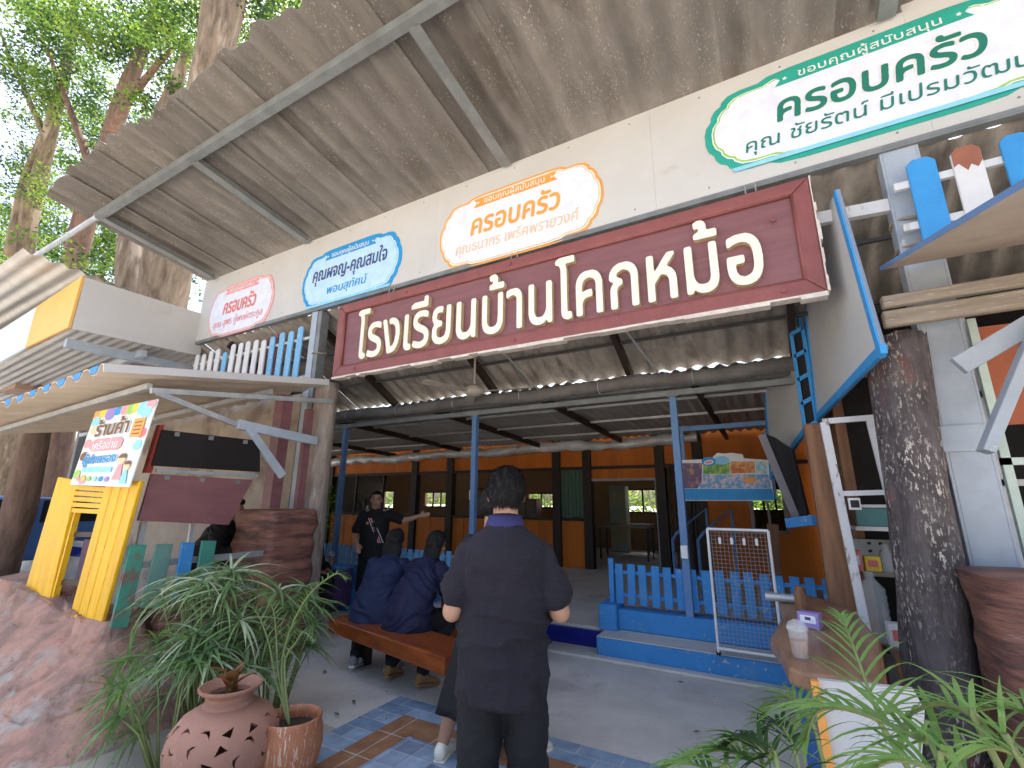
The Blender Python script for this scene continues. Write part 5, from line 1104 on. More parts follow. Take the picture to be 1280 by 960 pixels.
rings += [[p.lerp(Fw(0, 0, .30), .03) for p in rings[-1]]]
b.loft(rings); b.build('skirt', M['black_cloth'], wm, smooth=True)
for an, toe in ((aL, V((-1.99, 2.84, 0))), (aR, V((-1.42, 3.09, 0)))): 
    c_ = shoe(Fw, an, toe, wm, M['croc'], M['croc'], name='clog', k=1.05)
    hl = MB(); d = (toe-an); d.z = 0; d.normalize(); s_ = V((d.y, -d.x, 0))
    for k in range(9): p = an+d*(.03+.03*(k % 4))+s_*(.018*((k//3)-1)); p.z = .088-.012*(k % 4); hl.ball(p, .006, n=6)
    hl.build('vent_hole', M['p_brown'], c_)
# ---------------- two seated women
def seated(name, lab, base, yaw, jacket, m_sh, m_so, lean=.16, sc=.97, hair_len=.10, logo=False, hairw=1.0, turn=0):
    F = Fig(base, yaw, sc); r = thing('person', lab, 'person', base, GRP); sv = F.R @ V((1, 0, 0))
    b = MB(); sp_ = [F(0, 0, .50), F(0, lean*.25, .72), F(0, lean*.75, .92), F(0, lean*1.05, 1.0)]
    hc = (turn*.02, lean*1.25+.03, 1.16); Rm = head(b, F, hc, rad(-10))
    chain(b, sp_, [(.165, .12), (.14, .11), (.15, .095), (.09, .07)], 18, sv); chain(b, [sp_[-1], F(hc[0], lean*1.22, 1.10)], [.055, .05])
    an = []
    for s in (-1, 1):
        hp, kn, a_ = F(s*.10, .04, .50), F(s*.15, .43, .50), F(s*.19, -.01, .125); an.append(a_); chain(b, [hp, kn], [.085, .06]); chain(b, [kn, kn.lerp(a_, .5), a_], [.06, .052, .036])
        sh_, el, wr = F(s*.17, lean*.95, .96), F(s*.235, lean*.9+.06, .70), F(s*.12, lean+.27, .66); chain(b, [sh_, el], [.048, .04]); chain(b, [el, wr], [.04, .026]); hand(b, F, wr, F.R @ V((-s*.5, .8, 0)), F.R @ V((-s, 0, .3)), palm_n=V((0, 0, -1)))
    finish('body', b, M['skin'], r, .012, 4)
    b = hair_cap(F, hc, Rm, nape=-.10, front=.05, thick=.021)
    if hair_len:
        q = [F(hc[0], hc[1]-.06, 1.13), F(hc[0], hc[1]-.085, 1.05), F(hc[0], hc[1]-.10, 1.13-hair_len)]; chain(b, q, [(.085*hairw, .05), (.085*hairw, .045), (.055*hairw, .025)], 16, sv)
    finish('hair', b, M['hair'], r, .009, 3, amp=.008, sc=14, stretch=V((1, 1, .3)))
    b = MB(); chain(b, [F(0, -.03, .455), F(0, -.02, .56), F(0, lean*.25-.01, .72), F(0, lean*.7, .90), F(0, lean, .99)], [(.235, .17), (.225, .165), (.20, .15), (.19, .125), (.11, .08)], 24, sv)
    for s in (-1, 1):
        sh_, el, wr = F(s*.16, lean*.95, .95), F(s*.245, lean*.9+.05, .70), F(s*.14, lean+.24, .665); chain(b, [sh_, sh_.lerp(el, .5), el], [.075, .072, .066], 16); chain(b, [el, wr], [.066, .05], 14)
    o = remesh(b, .010, 4)
    for i, p in enumerate(o.v): q = V((p.x*5+base[0]*3, p.y*5, p.z*8+3*noise.noise(p*3))); o.v[i] = p+o.no[i]*(.008*noise.fractal(q, 1, 2, 3)+.020*((1-abs(noise.noise(V((q.x*.8+q.z*.6, q.y, q.z)))))**4-.3))
    o.build('jacket', jacket, r, smooth=True, norm=False)
    b = MB(); chain(b, [F(0, .0, .49), F(0, .06, .50)], [(.185, .12), (.18, .11)], 18, sv)
    for s in (-1, 1):
        hp, kn, a_ = F(s*.10, .04, .505), F(s*.15, .44, .505), F(s*.19, 0, .16); chain(b, [hp, kn], [.10, .078], 16); chain(b, [kn, kn.lerp(a_, .5), a_], [.078, .066, .056], 14)
    finish('trousers', b, M['black_cloth'], r, .013, 4, amp=.008)
    for s, a_ in ((-1, an[0]), (1, an[1])):
        toe = a_+F.R @ V((s*.03, .17, 0)); toe.z = .012; shoe(F, a_, toe, r, m_sh, m_so, logo=logo, k=.98)
    return r
seated('w1', 'person with long black hair sitting on the bench in navy jacket and grey sneakers', (-3.36, 3.47, 0), rad(14), M['navy'], M['shoe_grey'], M['sole_white'], hair_len=.26, logo=True, lean=.22, hairw=1.25, sc=.95)
seated('w2', 'person in deep indigo jacket and tan boots sitting at the right end of the bench', (-2.90, 3.40, 0), rad(-2), M['navy2'], M['tan'], M['tan'], lean=.24, hair_len=.14, turn=.5, hairw=1.1, sc=.95)
# bench
bn = thing('wooden_bench', 'thick varnished red brown wooden bench under the two seated women', 'bench', (-3.1, 3.5, 0))
a, b_ = aZ(411, 772, .45), aZ(556, 822, .45); dx = (b_-a).normalized(); dy = V((-dx.y, dx.x, 0)); 
g = MB(); g.hexa([p-V((0, 0, .12)) for p in (a, b_, b_+dy*.38, a+dy*.38)]+[a, b_, b_+dy*.38, a+dy*.38]); g.build('seat', M['bench'], bn, bevel=.012, segs=2)
for f in (.06, .92):
    c = a.lerp(b_, f)+dy*.25; g = MB(); c += dy*.06; obox(g, V((c.x, c.y, .006)), dx, dy, .05, .09, .324); g.build('leg', M['timber'], bn, bevel=.01)
tb = thing('wooden_table', 'varnished brown wooden table in front of the seated women', 'table', (-2.7, 4.35, 0))
g = MB(); g.box(-3.5, -1.95, 4.18, 4.72, .66, .73); g.build('tabletop', M['bench'], tb, bevel=.012)
for X in (-3.2, -2.25):
    g = MB(); g.box(X-.07, X+.07, 4.32, 4.58, .006, .66); g.build('leg', M['bench'], tb, bevel=.01)
# ---------------- standing speaker at the back
Fb = Fig((-4.98, 5.0, 0), rad(180+38), .955)
sp_ = thing('person', 'person in black polo with red stripe standing and pointing sideways before the classroom', 'person', (-4.98, 5.0, 0), GRP)
b = MB(); hc = (.0, .03, 1.585); Rm = head(b, Fb, hc, rad(0)); sv = Fb.R @ V((1, 0, 0))
chain(b, [Fb(0, 0, 1.36), Fb(0, .01, 1.53)], [.068, .055]); chain(b, [Fb(0, 0, .92), Fb(0, .01, 1.1), Fb(0, 0, 1.36)], [(.155, .12), (.155, .13), (.15, .09)], 18, sv)
for s in (-1, 1):
    hp, kn, an = Fb(s*.09, 0, .88), Fb(s*.11, .01, .48), Fb(s*.12, -.02, .09); chain(b, [hp, kn, an], [.085, .056, .04])
# local +x of a figure facing us is picture left... its left arm (local -x) points to picture right
sh_, el, wr = Fb(-.19, 0, 1.375), Fb(-.42, .10, 1.29), Fb(-.64, .14, 1.36); chain(b, [sh_, sh_.lerp(el, .5), el], [.056, .05, .043]); chain(b, [el, wr], [.043, .029]); hand(b, Fb, wr, Fb.R @ V((-.95, .05, .18)), V((0, 0, 1)), curl=.25, palm_n=V((0, -1, 0)))
sh_, el, wr = Fb(.19, 0, 1.375), Fb(.275, -.05, 1.11), Fb(.21, .16, .98); chain(b, [sh_, el], [.056, .043]); chain(b, [el, wr], [.043, .029]); hand(b, Fb, wr, Fb.R @ V((-.3, .5, -.7)), Fb.R @ V((-1, 0, 0)), palm_n=Fb.R @ V((-1, -.2, 0)))
finish('body', b, M['skin'], sp_, .010, 4)
h = hair_cap(Fb, hc, Rm, nape=-.06, front=.058, thick=.012); strands(h, Fb, hc, Rm, 1500, 5, front=.058); h.build('hair', M['hair'], sp_, smooth=True, norm=False)
b = MB()
for s in (-1, 1):
    c = Fb(*hc); b.ball(c+Rm @ V((s*.033, .083, .006)), .012, .008, .007, 8)
    b.bar(c+Rm @ V((s*.018, .093, .034)), c+Rm @ V((s*.05, .082, .034)), .006, .008)
b.build('eyes', M['hair'], sp_)
b = MB(); c = Fb(*hc); b.bar(c+Rm @ V((-.022, .098, -.058)), c+Rm @ V((.022, .098, -.058)), .006, .006); b.build('mouth', flat('lip', (.22, .07, .06)), sp_)
b = MB(); chain(b, [Fb(0, .01, .80), Fb(0, .012, .95), Fb(0, .02, 1.1), Fb(0, .0, 1.25), Fb(0, 0, 1.34), Fb(0, 0, 1.41)], [(.19, .145), (.195, .155), (.195, .16), (.2, .145), (.19, .125), (.11, .08)], 22, sv)
chain(b, [Fb(-.17, 0, 1.37), Fb(-.37, .08, 1.305)], [.075, .07], 14); chain(b, [Fb(.17, 0, 1.37), Fb(.26, -.03, 1.16)], [.075, .07], 14)
finish('polo_shirt', b, M['black_cloth'], sp_, .012, 5, amp=.006)
st_ = MB(); st2 = MB()
def front(x, z): return Fb(x, .172-.10*abs(x)-max(0, (z-1.18))*.30, z)
for (mbq, x0_, wd_) in ((st_, .04, .022), (st2, .012, .008), (st2, .078, .008)):
    for i in range(8):
        f0, f1 = i/8, (i+1)/8; za, zb2 = 1.33-.34*f0, 1.33-.34*f1; xa, xb = x0_-.17*f0, x0_-.17*f1
        mbq.prism([front(xa, za), front(xa+wd_, za), front(xb+wd_, zb2), front(xb, zb2)], Fb.R @ V((0, .006, 0)))
st_.build('red_stripe', M['p_red'], sp_); st2.build('white_stripe', M['p_white'], sp_)
g = MB(); g.ball(front(.09, 1.26)+Fb.R @ V((0, .004, 0)), .018, .006, .018, 8, rot=Fb.R); g.build('chest_badge', M['p_red'], sp_)
b = MB(); chain(b, [Fb(0, 0, .84), Fb(0, 0, .98)], [(.175, .13), (.17, .12)], 18, sv)
for s in (-1, 1): chain(b, [Fb(s*.092, 0, .86), Fb(s*.11, .01, .48), Fb(s*.12, -.02, .06)], [.105, .085, .08], 16)
finish('trousers', b, M['trouser'], sp_, .013, 4, amp=.006)
for s in (-1, 1): shoe(Fb, Fb(s*.12, -.02, .088), Fb(s*.15, .2, 0), sp_, M['p_black'], M['sole_dark'])
# ---------------- person seated behind the pillar and one inside the stall
seated('w3', 'person in black sitting half hidden behind the brown cement pillar', (-5.62, 4.3, 0), rad(-80), M['black_cloth'], M['p_black'], M['sole_dark'], hair_len=.12, sc=.95)
seated('w4', 'person in black sitting inside the stall behind the maroon hatch board', (-5.35, 3.0, .36), rad(-60), M['black_cloth'], M['p_black'], M['sole_dark'], hair_len=.0, sc=.9)
def stool(x, y, h, lab):
    t = thing('wooden_stool', lab, 'stool', (x, y, 0)); g = MB(); g.tube([(x, y, h-.05), (x, y, h)], .17, 20); g.build('seat', M['bench'], t, bevel=.006)
    for a in (.8, 2.4, 3.9, 5.5):
        g = MB(); g.tube([(x+.12*math.cos(a), y+.12*math.sin(a), h-.05), (x+.15*math.cos(a), y+.15*math.sin(a), .0)], .018, 8); g.build('leg', M['timber'], t)
stool(-5.62, 4.3, .43, 'round wooden stool behind the brown cement pillar'); stool(-5.35, 3.0, .76, 'tall round stool inside the shop stall')
# small items by the blue plinth
g = MB(); p = aY(413, 712, 4.9); cp = thing('iced_tea_cup', 'brown iced tea cup with clear lid on the blue edged ledge', 'cup', (p.x, 4.9, .62))
g.lathe([(0, .0), (.035, 0), (.046, .12), (0, .12)], (p.x, 4.9, .62), 16); g.build('drink', M['terra'], cp, smooth=True, auto=40)
g = MB(); g.lathe([(.048, .12), (.046, .15), (.02, .175), (0, .177)], (p.x, 4.9, .62), 16); g.build('lid', M['plastic_clear'], cp, smooth=True)
ld = thing('concrete_ledge', 'short blue edged ledge holding the iced tea cup', 'ledge', (p.x, 4.95, 0))
g = MB(); g.box(p.x-.4, p.x+.3, 4.75, 5.04, .1, .58); g.build('base', M['p_purple'], ld); g = MB(); g.box(p.x-.42, p.x+.32, 4.73, 5.045, .582, .62); g.build('blue_top', M['steps_blue'], ld, bevel=.006)
lr = thing('step_ladder', 'pale aluminium step ladder leaning behind the pointing speaker', 'ladder', aY(470, 690, 7.5))
for px0, px1 in ((455, 462), (483, 488)):
    g = MB(); g.bar(aY(px0-4, 690, 7.5), aY(px1-2, 632, 7.5), .03, .03, up=V((0, 1, 0))); g.build('rail', M['galv'], lr)
for k in range(5):
    f = k/4.5; g = MB(); g.bar(aY(452+7*f, 686-54*f, 7.5), aY(480+5*f, 686-54*f, 7.5), .02, .03); g.build('rung', M['galv'], lr)
# ================================================================== pots
lp = thing('lantern_pot', 'round terracotta lantern pot with crescent cut outs and a red leaved plant in its neck', 'pot', (-2.76, 1.78, 0))
PC = V((-2.76, 1.78, 0))
pro = [(.0, .0), (.12, .0), (.15, .01), (.215, .08), (.262, .16), (.275, .235), (.262, .31), (.215, .375), (.155, .41), (.125, .42), (.125, .432), (.112, .445), (.118, .47), (.155, .50), (.158, .512), (.148, .514), (.105, .475), (.098, .44), (.14, .395), (.2, .36), (.245, .30), (.258, .235), (.245, .165), (.2, .09), (.14, .025), (0, .025)]
g = MB(); g.lathe(pro, PC, 64); pot = g.build('vessel', M['terra'], lp, smooth=True)
ct_ = MB()
def rad_at(z):
    for (r0, z0), (r1, z1) in zip(pro[:9], pro[1:10]):
        if z0 <= z <= z1 and z1 > z0: return r0+(r1-r0)*(z-z0)/(z1-z0)
    return .2
def cutter(az, z, ang, w_, h_, kind):
    r = rad_at(z); n = V((math.cos(az), math.sin(az), 0)); tz = (rad_at(z+.01)-rad_at(z-.01))/.02; n = (n-V((0, 0, tz))).normalized()
    c = PC+V((r*math.cos(az), r*math.sin(az), z)); u = V((-math.sin(az), math.cos(az), 0)); v = n.cross(u)
    u2 = u*math.cos(ang)+v*math.sin(ang); v2 = v*math.cos(ang)-u*math.sin(ang)
    if kind == 0:
        pts = [(-w_, 0), (-w_*.6, h_*.62), (0, h_), (w_*.6, h_*.62), (w_, 0), (w_*.5, h_*.3), (0, h_*.42), (-w_*.5, h_*.3)]
    else: pts = [(-w_, -h_*.5), (w_, -h_*.5), (w_*.1, h_*.7)]
    ct_.prism([c+u2*a+v2*b+n*.03 for a, b in pts], n*-.075)
for row, (z, n_, off) in enumerate(((.355, 13, 0), (.30, 13, .5), (.235, 12, 0), (.165, 12, .5), (.10, 10, 0))):
    for k in range(n_):
        az = 2*math.pi*(k+off)/n_+.12*row
        cutter(az, z, [0.3, 2.8, -.5, 1.2, 3.6][(row*3+k*2) % 5], .030, .031, 0 if (k+row) % 3 else 1)
cut = ct_.build('cutter', M['dark'], None)
md = pot.modifiers.new('b', 'BOOLEAN'); md.object = cut; md.operation = 'DIFFERENCE'; md.solver = 'EXACT'; md.use_self = True
dg = bpy.context.evaluated_depsgraph_get(); dg.update(); m2 = bpy.data.meshes.new_from_object(pot.evaluated_get(dg)); 
pot.modifiers.clear(); pot.data = m2; bpy.data.objects.remove(cut); m2.set_sharp_from_angle(angle=rad(35))
g = MB(); g.tube([PC+V((0, 0, .44)), PC+V((0, 0, .455))], .10, 20); g.build('soil', M['soil'], lp)
def leaf_strip(mb, base, d, up, L_, wd, droop, n=6, m=0, curl=0, fold=.25, tipw=.15):
    """arching narrow leaf"""
    d = V(d).normalized(); p = V(base); pts = []; 
    for i in range(n+1):
        f = i/n; w_ = wd*(math.sin(math.pi*min(1, .12+.88*f)**.7)*(1-f)**.25 if True else 1)*.5+wd*.02
        s = d.cross(V((0, 0, 1))); s = s.normalized() if s.length > 1e-3 else V((1, 0, 0))
        s = (s+d.cross(s)*curl).normalized(); nn = s.cross(d)
        pts.append((p-s*w_+nn*w_*fold, p.copy(), p+s*w_+nn*w_*fold)); p = p+d*(L_/n); d = (d+V((0, 0, -droop/n))).normalized()
    vs = [q for t in pts for q in t]; fs = []
    for i in range(n): a = i*3; fs += [(a, a+1, a+4, a+3), (a+1, a+2, a+5, a+4)]
    mb.add(vs, fs, m)
# red leaved plant in the pot
rp = thing('red_leaf_plant', 'small plant with broad reddish leaves growing from the neck of the lantern pot', 'plant', PC+V((0, 0, .455)))
g = MB(); rr = random.Random(4)
for k in range(9):
    a = k*2.4; d = V((math.cos(a)*.7, math.sin(a)*.7, rr.uniform(.5, 1.3))); leaf_strip(g, PC+V((0, 0, .46+.01*k)), d, None, rr.uniform(.11, .18), .065, rr.uniform(.6, 1.3), 6, fold=.15)
g.build('leaves', M['redleaf'], rp, smooth=True, norm=False)
g = MB(); g.tube([PC+V((0, 0, .45)), PC+V((0.005, 0, .56))], .008, 6); g.build('stem', M['stem'], rp)
bp_ = thing('terracotta_pot', 'orange brown wide mouthed terracotta pot beside the lantern pot', 'pot', (-2.53, 2.02, 0))
P2 = V((-2.53, 2.02, 0)); g = MB(); g.lathe([(0, 0), (.09, 0), (.115, .02), (.155, .10), (.172, .18), (.168, .25), (.155, .30), (.158, .318), (.150, .328), (.138, .318), (.135, .29), (.145, .25), (0, .25)], P2, 48); g.build('vessel', M['terra_or'], bp_, smooth=True, auto=50)
g = MB(); g.tube([P2+V((0, 0, .252)), P2+V((0, 0, .262))], .142, 24); g.build('soil', M['soil'], bp_)
# ================================================================== fan leaved plants at the left
def fan_plant(name, lab, base, stems, nleaf, L_, wd, seed, mts, sway=.25, pot_z=0, tilt=(0, 0)):
    rr = random.Random(seed); t = thing(name, lab, 'plant', base); base = V(base); leaf = [MB() for _ in mts]; stem = MB()
    for (sx, sy, h) in stems:
        top = base+V((sx+rr.uniform(-.05, .05), sy+rr.uniform(-.05, .05), h)); b0 = base+V((sx*.25, sy*.25, 0))
        mid = b0.lerp(top, .5)+V((0, 0, .06)); stem.tube([b0, mid, top], [.007, .006, .004], 6)
        k = nleaf+rr.randint(-3, 3); ax = (top-mid).normalized()
        for i in range(k):
            a = 2*math.pi*i/k+rr.uniform(-.2, .2); _, s, u = frame_axes(ax)
            d = s*math.cos(a)+u*math.sin(a)+ax*rr.uniform(-.1, .55); q = 0 if rr.random() < .62 else len(mts)-1
            leaf_strip(leaf[q], top+ax*rr.uniform(-.03, .01), d, None, L_*rr.uniform(.65, 1.15), wd*rr.uniform(.7, 1.15), rr.uniform(.55, 1.5), 7, curl=rr.uniform(-.5, .5))
    for lm, mt in zip(leaf, mts):
        if lm.v: lm.build('leaves', mt, t, smooth=True, norm=False)
    stem.build('stems', M['stem'], t, smooth=True); return t
rr = random.Random(11)
st1 = [(rr.uniform(-.42, .36), rr.uniform(-.22, .22), rr.uniform(.42, .98)) for _ in range(44)]+[(.05, 0, 1.02), (.12, .05, 1.0), (-.1, 0, .9)]
fan_plant('fan_leaved_plant', 'big clump of narrow arching green leaves in front of the stall pickets', (-3.50, 2.10, 0), st1, 17, .36, .021, 21, [M['blade'], M['blade_light']])
st2 = [(rr.uniform(-.22, .22), rr.uniform(-.18, .18), rr.uniform(.45, .92)) for _ in range(18)]
fan_plant('fan_leaved_plant', 'smaller clump of fine green leaves behind the lantern pot beside the brown pillar', (-3.25, 2.42, 0), st2, 15, .30, .017, 22, [M['blade'], M['palm']])
st3 = [(-.7, .1, .55), (-.35, .12, .62), (-.15, .05, .5), (-.25, -.1, .2), (-.8, -.05, .3), (-.55, -.1, .38), (-.42, -.1, .26), (-.3, -.15, .42), (-.2, -.2, .3), (-.45, .0, .5), (-.6, -.02, .5)]
fan_plant('fan_leaved_plant', 'low drooping leaf tufts against the pink cement rock left of the lantern pot', (-3.12, 1.72, .02), st3, 15, .29, .019, 23, [M['palm'], M['blade']])
# ---- feathery palms
def frond(leaf, rachis, pts, L0, n, wd, rr, droop=1.0, up=V((0, 0, 1)), vang=.35):
    pts = [V(p) for p in pts]
    def bez(f):
        m = len(pts)-1; s = f*m; i = min(int(s), m-1); t = s-i
        p0 = pts[max(i-1, 0)]; p1 = pts[i]; p2 = pts[i+1]; p3 = pts[min(i+2, m)]
        return .5*((2*p1)+(p2-p0)*t+(2*p0-5*p1+4*p2-p3)*t*t+(-p0+3*p1-3*p2+p3)*t*t*t)
    C = [bez(i/24) for i in range(25)]; rachis.tube(C, [.007*(1-.8*i/24)+.001 for i in range(25)], 6)
    for i in range(n):
        f = .16+.84*i/(n-1); p = bez(f); d = (bez(min(1, f+.02))-bez(max(0, f-.02))).normalized()
        s = d.cross(up).normalized(); nn = s.cross(d)
        for sg_ in (-1, 1):
            dd = s*sg_*(1-.45*f)+d*(.45+.75*f)+nn*vang*rr.uniform(.6, 1.3); L_ = L0*(math.sin(math.pi*(.12+.82*f))**.7)*rr.uniform(.85, 1.1)
            leaf_strip(leaf, p, dd, None, L_, wd*rr.uniform(.8, 1.1), droop*rr.uniform(.6, 1.3), 6, fold=.3*sg_ if False else .25)
def palm(name, lab, base, fronds, seed, L0, n, wd, mts):
    rr = random.Random(seed); t = thing(name, lab, 'palm', base)
    for k, (pts, l, nn, wd) in enumerate(fronds):
        leaf, rach = MB(), MB(); frond(leaf, rach, pts, l, nn, wd, rr); fr_ = rach.build('frond', M['stem'], t, smooth=True); leaf.build('leaflets', mts[k % len(mts)], fr_, smooth=True, norm=False)
    return t
B0 = V((.62, 1.42, .05))
palm('areca_palm', 'feathery green palm with long arching fronds in front of the near rock pillar', B0, [
    ([B0, aY(1135, 960, 1.55), aY(1098, 893, 1.66), aY(1068, 812, 1.82), aY(1052, 772, 1.95)], .22, 17, .013),
    ([B0, aY(1215, 985, 1.4), aY(1150, 925, 1.42), aY(1065, 888, 1.46), aY(1022, 890, 1.5), aY(1008, 925, 1.52)], .25, 19, .016),
    ([B0, aY(1250, 960, 1.35), aY(1225, 905, 1.35), aY(1180, 880, 1.4), aY(1140, 892, 1.46), aY(1125, 918, 1.5)], .17, 16, .012),
    ([B0+V((.1, .1, 0)), aY(1330, 950, 1.55), aY(1305, 905, 1.6), aY(1262, 884, 1.66), aY(1215, 890, 1.7)], .22, 16, .014),
    ([B0, aY(1230, 1010, 1.3), aY(1170, 965, 1.28), aY(1120, 950, 1.3), aY(1085, 965, 1.32)], .2, 15, .014),
    ([B0+V((.1, 0, 0)), aY(1300, 990, 1.3), aY(1270, 945, 1.3), aY(1235, 935, 1.3), aY(1200, 950, 1.3)], .15, 15, .010)], 31, .2, 24, .019, [M['palm']])
B1 = V((.05, 1.75, .02))
palm('areca_palm', 'smaller dark green palm frond clump at the foot of the counter leg', B1, [
    ([B1, aY(1030, 960, 1.95), aY(1006, 890, 2.05), aY(985, 872, 2.1), aY(962, 885, 2.12), aY(955, 905, 2.12)], .17, 20, .013),
    ([B1, aY(1005, 985, 1.85), aY(985, 920, 1.95), aY(968, 905, 2.0), aY(950, 925, 2.0)], .15, 16, .013)], 32, .17, 20, .013, [M['palm'], M['leaf_dark']])
B2 = V((-.12, 1.5, .0))
palm('areca_palm', 'low palm fronds rising from the bottom edge in front of the grey floor', B2, [
    ([B2, aY(960, 990, 1.6), aY(935, 950, 1.68), aY(900, 938, 1.7), aY(860, 945, 1.72)], .16, 20, .015),
    ([B2, aY(975, 985, 1.58), aY(958, 945, 1.62), aY(930, 925, 1.66), aY(912, 930, 1.68)], .14, 18, .015),
    ([B2, aY(925, 1000, 1.6), aY(890, 965, 1.66), aY(850, 952, 1.7), aY(825, 965, 1.72)], .15, 18, .015)], 33, .16, 20, .015, [M['palm'], M['leaf_dark']])
B3 = P2+V((-.02, 0, .27))
palm('areca_palm', 'slim young palm with fine fronds growing in the orange brown pot', B3, [
    ([B3, aY(352, 840, 2.1), aY(362, 790, 2.12), aY(385, 745, 2.14), aY(418, 718, 2.15), aY(432, 722, 2.15)], .14, 24, .009),
    ([B3, aY(345, 850, 2.08), aY(335, 800, 2.1), aY(318, 762, 2.12), aY(296, 752, 2.14)], .15, 20, .010),
    ([B3, aY(348, 840, 2.1), aY(345, 790, 2.14), aY(340, 758, 2.16), aY(325, 738, 2.18)], .14, 20, .010),
    ([B3, aY(356, 830, 2.06), aY(372, 800, 2.06), aY(380, 790, 2.05), aY(392, 800, 2.04)], .12, 16, .009)], 34, .14, 20, .01, [M['palm'], M['blade']])
# ================================================================== trees
def tree(name, lab, trunk, limbs, clumps, seed, nleaf, lsize, mts, bark='bark', group='trees beyond the neighbouring eaves'):
    rr = random.Random(seed); base = V(trunk[0][0]); t = thing(name, lab, 'tree', base, group)
    g = MB()
    for pts in [trunk]+limbs:
        P, RR = [V(p) for p, r in pts], [r for p, r in pts]; C, CR = [], []
        for i in range(len(P)-1):
            for k in range(5):
                f = k/5; p0, p1, p2, p3 = P[max(i-1, 0)], P[i], P[i+1], P[min(i+2, len(P)-1)]
                C.append(.5*((2*p1)+(p2-p0)*f+(2*p0-5*p1+4*p2-p3)*f*f+(-p0+3*p1-3*p2+p3)*f*f*f)); CR.append(RR[i]+(RR[i+1]-RR[i])*f)
        C.append(P[-1]); CR.append(RR[-1]); b = len(g.v); g.tube(C, CR, 16)
        for i in range(b, len(g.v)):
            q = g.v[i]; g.v[i] = q+noise.noise_vector(V((q.x*2.4, q.y*2.4, q.z*.7)))*.07*(CR[0]/.35)
    g.build('trunk', M[bark], t, smooth=True)
    lm = [MB() for _ in mts]
    tot = sum(c[1]**3 for c in clumps)
    for (c, r, fl) in clumps:
        c = V(c); n = int(nleaf*r**2/sum(q[1]**2 for q in clumps)); subs = [(c+V((rr.gauss(0, .5), rr.gauss(0, .5), rr.gauss(0, .42*fl)))*r, r*rr.uniform(.16, .34)) for _ in range(int(9+r*7))]
        for i in range(n):
            sc_, sr = subs[i % len(subs)]; p = sc_+V((rr.gauss(0, 1), rr.gauss(0, 1), rr.gauss(0, .55)))*sr*.75
            d = V((rr.gauss(0, 1), rr.gauss(0, 1), rr.gauss(-.25, .6))).normalized(); s = d.cross(V((rr.gauss(0, .4), rr.gauss(0, .4), 1))).normalized(); L_ = lsize*rr.uniform(.7, 1.4); w_ = L_*.27
            q = ((i % len(subs))*7+int(rr.random() < .25)) % len(mts); nn = s.cross(d)
            lm[q].add([p, p+d*L_*.45-s*w_+nn*w_*.2, p+d*L_, p+d*L_*.45+s*w_+nn*w_*.2], [(0, 1, 2, 3)])
    cr_ = None
    for q, (l, mt) in enumerate(zip(lm, mts)):
        if l.v: l.build('crown', mt, t, norm=False)
    return t
LV = [M['leaf'], M['leaf_light'], M['leaf_dark']]
D_ = lambda x, y, d: CAMP+ray(x, y)*d          # point on a sight line at depth d
T1 = [(D_(195, 640, 9.6), .62)]; b = T1[0][0]; b.z = 0; 
tr = [(b, .6), (D_(206, 470, 9.4), .5), (D_(204, 380, 9.3), .42), (D_(222, 260, 9.3), .34), (D_(254, 130, 9.4), .33), (D_(282, 0, 9.8), .38), (D_(300, -160, 10.5), .3)]
tree('rain_tree', 'tall pale brown rain tree trunk rising behind the canopy edge', tr, [[(D_(158, 600, 9.6), .34), (D_(156, 440, 9.7), .28), (D_(162, 350, 9.9), .24), (D_(166, 250, 10.4), .2), (D_(190, 180, 10.8), .17), (D_(210, 130, 11), .15), (D_(235, 60, 11.4), .1)], [(D_(280, 20, 9.8), .2), (D_(312, -40, 9.8), .12)]],
     [(D_(230, 40, 11), 1.5, .6), (D_(345, 20, 11), 1.4, .6), (D_(360, -40, 12), 1.6, .6), (D_(285, 80, 12.5), 1.3, .6), (D_(215, 130, 11.5), 1.0, .6), (D_(330, 60, 13), 1.2, .6)], 41, 15000, .095, LV)
c0 = D_(85, 600, 12.5); c0.z = 0
tree('rain_tree', 'brown forked rain tree left of the pale trunk with fine leaf sprays', [(c0, .34), (D_(95, 330, 12), .27), (D_(125, 220, 12), .22), (D_(155, 120, 12.2), .2), (D_(185, 40, 12.8), .12), (D_(200, -40, 13), .06)],
     [[(D_(140, 165, 12), .15), (D_(165, 120, 11.5), .09), (D_(215, 60, 11.5), .05)], [(D_(120, 225, 12), .12), (D_(85, 130, 12.4), .07), (D_(60, 60, 12.6), .03)]],
     [(D_(150, 60, 12.5), 1.5, .6), (D_(95, 30, 12.5), 1.5, .6), (D_(195, 20, 13), 1.3, .6), (D_(110, 130, 13), 1.2, .6), (D_(180, 200, 13), .9, .6), (D_(90, 260, 13.5), 1.0, .6)], 42, 15000, .09, LV, 'bark_red')
c0 = D_(20, 620, 14); c0.z = 0
tree('rain_tree', 'slender grey brown tree at the far left edge with hanging foliage', [(c0, .3), (D_(30, 320, 13.5), .24), (D_(55, 200, 13.5), .18), (D_(80, 90, 13.8), .13), (D_(95, -20, 14), .06)],
     [[(D_(12, 320, 13.2), .13), (D_(30, 230, 13.4), .11), (D_(52, 170, 13.4), .08)], [(D_(60, 180, 13.5), .1), (D_(25, 100, 13.6), .05), (D_(0, 40, 13.6), .03)]],
     [(D_(30, 50, 13), 1.7, .6), (D_(5, 120, 13), 1.4, .6), (D_(55, 110, 14), 1.2, .6), (D_(5, 200, 13.5), 1.1, .6), (D_(20, -20, 13), 1.8, .6), (D_(55, 250, 14.5), .8, .6), (D_(10, 290, 14.5), 1.2, .6)], 43, 15000, .095, LV)
